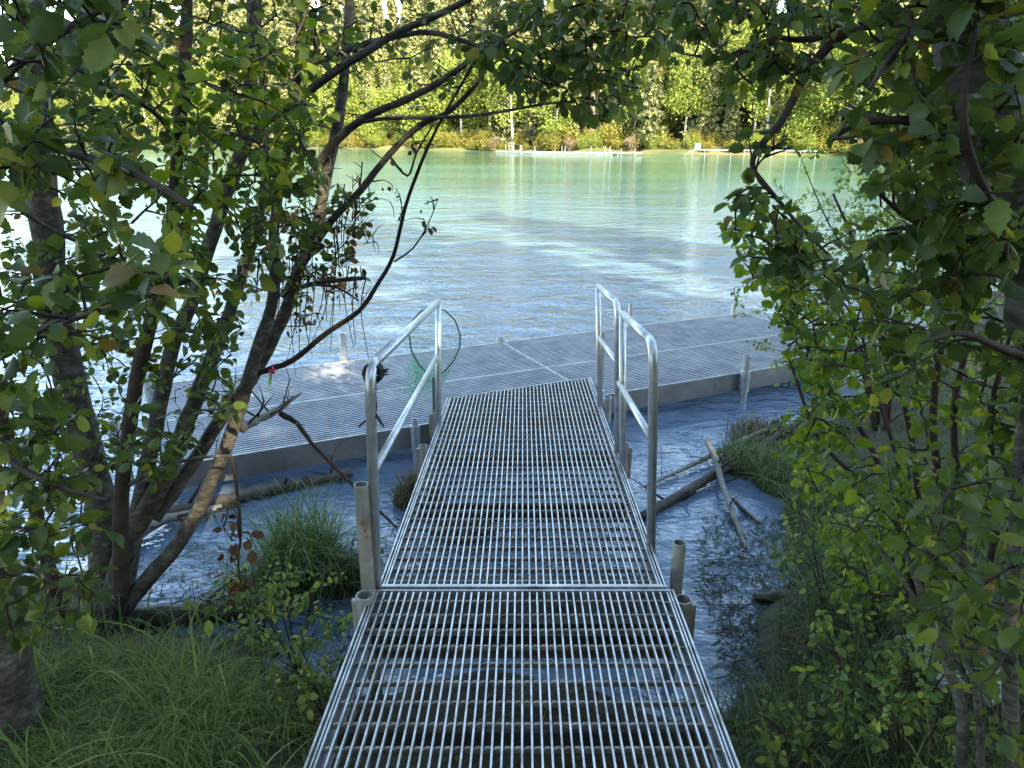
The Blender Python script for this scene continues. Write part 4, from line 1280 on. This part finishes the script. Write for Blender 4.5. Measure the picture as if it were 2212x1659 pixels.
# ------------------------------------------------------------------ far bank trees
def far_leafcloud(pos, size, key, parent, name='crown', kind='far', up=.5):
    n = len(pos)
    d = RNG.normal(0, 1, (n, 3)); d[:, 2] -= .3
    nr = RNG.normal(0, 1, (n, 3)); nr[:, 2] += up
    V, T = leaves_arrays(pos, d, nr, RNG.uniform(.6, 1.5, n) * size, kind)
    return fast_mesh(name, V, T, M[key], parent)
def make_spruce(h, r, n, key='far_spruce', bare=.1):
    root = empty('spruce_tree', (0, 0, 0), '', 'tree')
    m = MB()
    m.tube([(0, 0, -.5), (.05, 0, h * .5), (0, 0, h)], [h * .016, h * .011, .03], 7)
    pos = []
    tiers = int(h * 2.2)
    for i in range(tiers):
        z = h * (bare + (1 - bare) * i / tiers)
        rr = r * (1 - (z / h - bare) / (1 - bare)) ** .8 * RNG.uniform(.7, 1.15) + .15
        nb = RNG.integers(4, 8)
        for b in range(nb):
            a = RNG.uniform(0, 6.28)
            L = rr * RNG.uniform(.6, 1.1)
            m.tube([(0, 0, z), (math.cos(a) * L, math.sin(a) * L, z - L * .25)], [.03, .01], 3, cap=False)
            k = max(3, int(n / (tiers * 6) * (L / r + .3) * 1.5))
            u = RNG.random(k) ** .7
            w = RNG.normal(0, .16 + .1 * L, k) * u
            pos.append(np.stack([math.cos(a) * L * u - math.sin(a) * w, math.sin(a) * L * u + math.cos(a) * w, z - L * .28 * u + RNG.normal(0, .08, k)], 1))
    m.build('trunk', M['far_trunk'], root)
    far_leafcloud(np.concatenate(pos), .5, key, root, up=1)
    return root
def make_birch(h, r, n, key='far_birch', white=True, lean=.5):
    root = empty('birch_tree', (0, 0, 0), '', 'tree')
    m = MB()
    tip = (lean, .2, h * .9)
    m.tube([(0, 0, -.5), (lean * .2, 0, h * .3), (lean * .4, .1, h * .6), tip], [h * .013, h * .011, h * .008, .03], 7)
    pos = []
    for b in range(26):
        z = h * RNG.uniform(.25, .95)
        a = RNG.uniform(0, 6.28)
        L = r * RNG.uniform(.4, 1.0) * (1.15 - abs(z / h - .55))
        c = np.array([math.cos(a) * L + lean * z / h, math.sin(a) * L, min(z + L * .35, h)])
        m.tube([(lean * z / h * .8, 0, z * .95), c], [.05, .015], 4, cap=False)
        k = n // 26
        pos.append(c + RNG.normal(0, 1, (k, 3)) * (r * .3, r * .3, h * .055))
    m.build('trunk', M['far_white' if white else 'far_trunk'], root)
    far_leafcloud(np.concatenate(pos), .3, key, root)
    return root
def make_bush(h, r, n, key):
    root = empty('riverside_bush', (0, 0, 0), '', 'bush')
    m = MB()
    pos = []
    for b in range(12):
        a = RNG.uniform(0, 6.28)
        L = r * RNG.uniform(.2, .9)
        c = np.array([math.cos(a) * L, math.sin(a) * L, h * RNG.uniform(.35, .9)])
        m.tube([(0, 0, -.3), c * (.6, .6, .5), c], [.05, .03, .015], 4, cap=False)
        pos.append(c + RNG.normal(0, 1, (n // 12, 3)) * (r * .28, r * .28, h * .2))
    p = np.concatenate(pos); p[:, 2] = np.abs(p[:, 2])
    m.build('stems', M['far_trunk'], root)
    far_leafcloud(p, .22, key, root, 'foliage')
    return root
spr = [make_spruce(20, 2.6, 5200), make_spruce(24, 3.0, 6000), make_spruce(17, 2.9, 5200), make_spruce(22, 1.9, 2400, bare=.5), make_spruce(13, 2.2, 3200)]
bir = [make_birch(14, 3.0, 5200), make_birch(11, 2.6, 4200, lean=-1), make_birch(16, 3.2, 5600, lean=1.4), make_birch(9, 2.6, 3800, white=False)]
bus = [make_bush(3.2, 2.2, 2400, 'far_shrub'), make_bush(2.2, 2.0, 1800, 'far_shrub'), make_bush(4.2, 2.4, 3000, 'far_birch'), make_bush(2.8, 1.8, 1600, 'far_red')]
used = set()
def place(proto, x, y, sc, label, group):
    if id(proto) in used: o = copy_tree(proto)
    else: o = proto; used.add(id(proto))
    z = float(height(np.array([x]), np.array([y]))[0])
    o.location = (x, y, z - .1)
    o.rotation_euler = (0, 0, RNG.uniform(0, 6.28))
    o.scale = (sc * RNG.uniform(.85, 1.15), sc * RNG.uniform(.85, 1.15), sc)
    o['label'] = label
    o['group'] = group
    return o
LEN = 205
def on_bank(s, d):
    q = FA + FD * s + FN * d
    return q[0], q[1]
def vis(x, y, m=.76):
    return y > 0 and abs(x) / y < m
SG = 'spruces of the sunlit forest on the far bank'
BG = 'broadleaf trees of the sunlit forest on the far bank'
UG = 'bushes along the far water edge'
SL = ['tall slim conifer in the sunlit forest across the river', 'broad tall conifer in the sunlit forest across the river', 'full skirted conifer in the sunlit forest across the river', 'half bare tall conifer in the sunlit forest across the river', 'short conifer in the sunlit forest across the river']
BL = ['yellow green birch with a pale trunk across the river', 'small leaning birch with a pale trunk across the river', 'tall leaning birch with a pale trunk across the river', 'low bushy yellow green tree across the river']
UL = ['yellowish bush at the far water edge', 'low yellowish bush at the far water edge', 'tall green bush at the far water edge', 'reddish bare twigged bush at the far water edge']
cb = cs = cu = 0
for row, (dd, step) in enumerate(((1.2, 3.0), (3.5, 4.2))):
    for s in np.arange(-60, 230, step):
        x, y = on_bank(s + RNG.uniform(-1.2, 1.2), dd + RNG.uniform(-.5, 1.2) + 1.6)
        if not vis(x, y): continue
        k = int(RNG.choice([0, 1, 2, 3], p=[.35, .3, .25, .1]))
        place(bus[k], x, y, RNG.uniform(.55, 1.1) * (1 if row else .7), UL[k], UG); cu += 1
for dd, step in ((5, 11.0), (10, 10), (17, 11)):
    for s in np.arange(-110, 240, step):
        x, y = on_bank(s + RNG.uniform(-2.5, 2.5), dd + RNG.uniform(-1.8, 1.8))
        if not vis(x, y): continue
        k = int(RNG.integers(0, 4))
        place(bir[k], x, y, RNG.uniform(.75, 1.25), BL[k], BG); cb += 1
for dd, step in ((6.5, 6), (12, 5.0), (19, 5.0), (28, 5.0), (38, 6)):
    for s in np.arange(-120, 250, step):
        x, y = on_bank(s + RNG.uniform(-2.2, 2.2), dd + RNG.uniform(-2, 2))
        if not vis(x, y): continue
        k = int(RNG.choice([0, 1, 2, 3, 4], p=[.2, .17, .17, .32, .14]))
        place(spr[k], x, y, (RNG.uniform(1.15, 1.6) if dd > 15 else RNG.uniform(.6, 1.25)) * (1.12 if s < 60 else 1), SL[k], SG); cs += 1
print('far trees', cb, cs, cu)

# conifers behind the camera that shade the near bank
wood = [make_spruce(20, 2.6, 1500), make_spruce(24, 3.0, 1700)]
for i, (x, y, s_, k) in enumerate(((-7, -12, .9, 2), (-2.5, -11, .9, 1), (1.2, -10.5, .85, 2), (4.6, -11, .9, 1), (8, -10, .88, 0), (11.5, -9, 1, 0), (6.5, -16, 1, 1), (2.5, -16, 1, 2), (13.5, -14, 1, 1), (15.5, -7, .9, 1))):
    o = place(wood[i % 2], x, y, s_, 'tree of the wood on the near bank behind the viewpoint', 'spruces of the near bank wood')
    o.scale = (s_ * 1.7, s_ * 1.7, s_)

# ------------------------------------------------------------------ far docks
def wp(px_, py_, z=0.0, Y=None):
    return PZ(px_, py_, 0) + (0, 0, z)
def fardock(a, b, w, z, th, posts, ph, label, name='far_dock', legs=0):
    root = empty(name, tuple(a), label, 'dock')
    bpy.context.view_layer.update()
    a, b = np.array(a), np.array(b)
    off = np.array([FN[0], FN[1], 0])
    m = MB(); m.bar(a + off * w / 2 + (0, 0, z), b + off * w / 2 + (0, 0, z), w, th); m.build('deck', M['white'], root)
    for t in posts:
        p = a + (b - a) * t - off * .08
        m = MB(); m.tube([p - (0, 0, .5), p + (0, 0, z + ph)], .045, 8); m.build('post', M['white'], root)
    return root
fd1 = fardock(wp(1153, 332), wp(1320, 334), 2.2, .3, .28, (.02, .38, .42, .75, .93, .99), .75, 'long white floating dock at the far water edge')
fardock(wp(1072, 329.5), wp(1150, 331), 2, .25, .22, (.28, .68, .72), .9, 'short white dock with steps at the far shore, left of the long one')
fardock(wp(1322, 334), wp(1373, 335), 1.6, .28, .16, (.4, .98), .55, 'narrow white dock end right of the long white dock')
fd2 = fardock(wp(1495, 337), wp(1760, 341), 1.3, .82, .14, (), 0, 'raised white pier on posts at the far shore on the right')
a, b = wp(1495, 337), wp(1760, 341)
for k in range(10):
    p = a + (b - a) * (k / 9)
    m = MB(); m.tube([p - (0, 0, .5), p + (0, 0, .7)], .045, 8); m.build('leg', M['white'], fd2)
m = MB()
for k in range(5):
    p = a + (b - a) * (-.012 * (k + 1))
    m.bar(p + (0, .2, .7 - .14 * k), p + (0, 1.2, .7 - .14 * k), .22, .05)
m.build('steps', M['white'], fd2)
m = MB(); p = a + (b - a) * .06; m.box(p + (-.35, .9, .84), p + (.35, 1.4, 1.45)); m.box(p + (-.42, .86, 1.45), p + (.42, 1.44, 1.52)); m.build('locker', M['white'], fd2)
m = MB()
p = wp(1105, 329)
for k in range(6):
    m.bar(p + (-.5, .8 + .22 * k, .4 + .22 * k), p + (.5, .8 + .22 * k, .4 + .22 * k), .2, .05)
tag(m.build('dock_steps', M['white']), 'white metal steps climbing from the short far dock', 'steps')
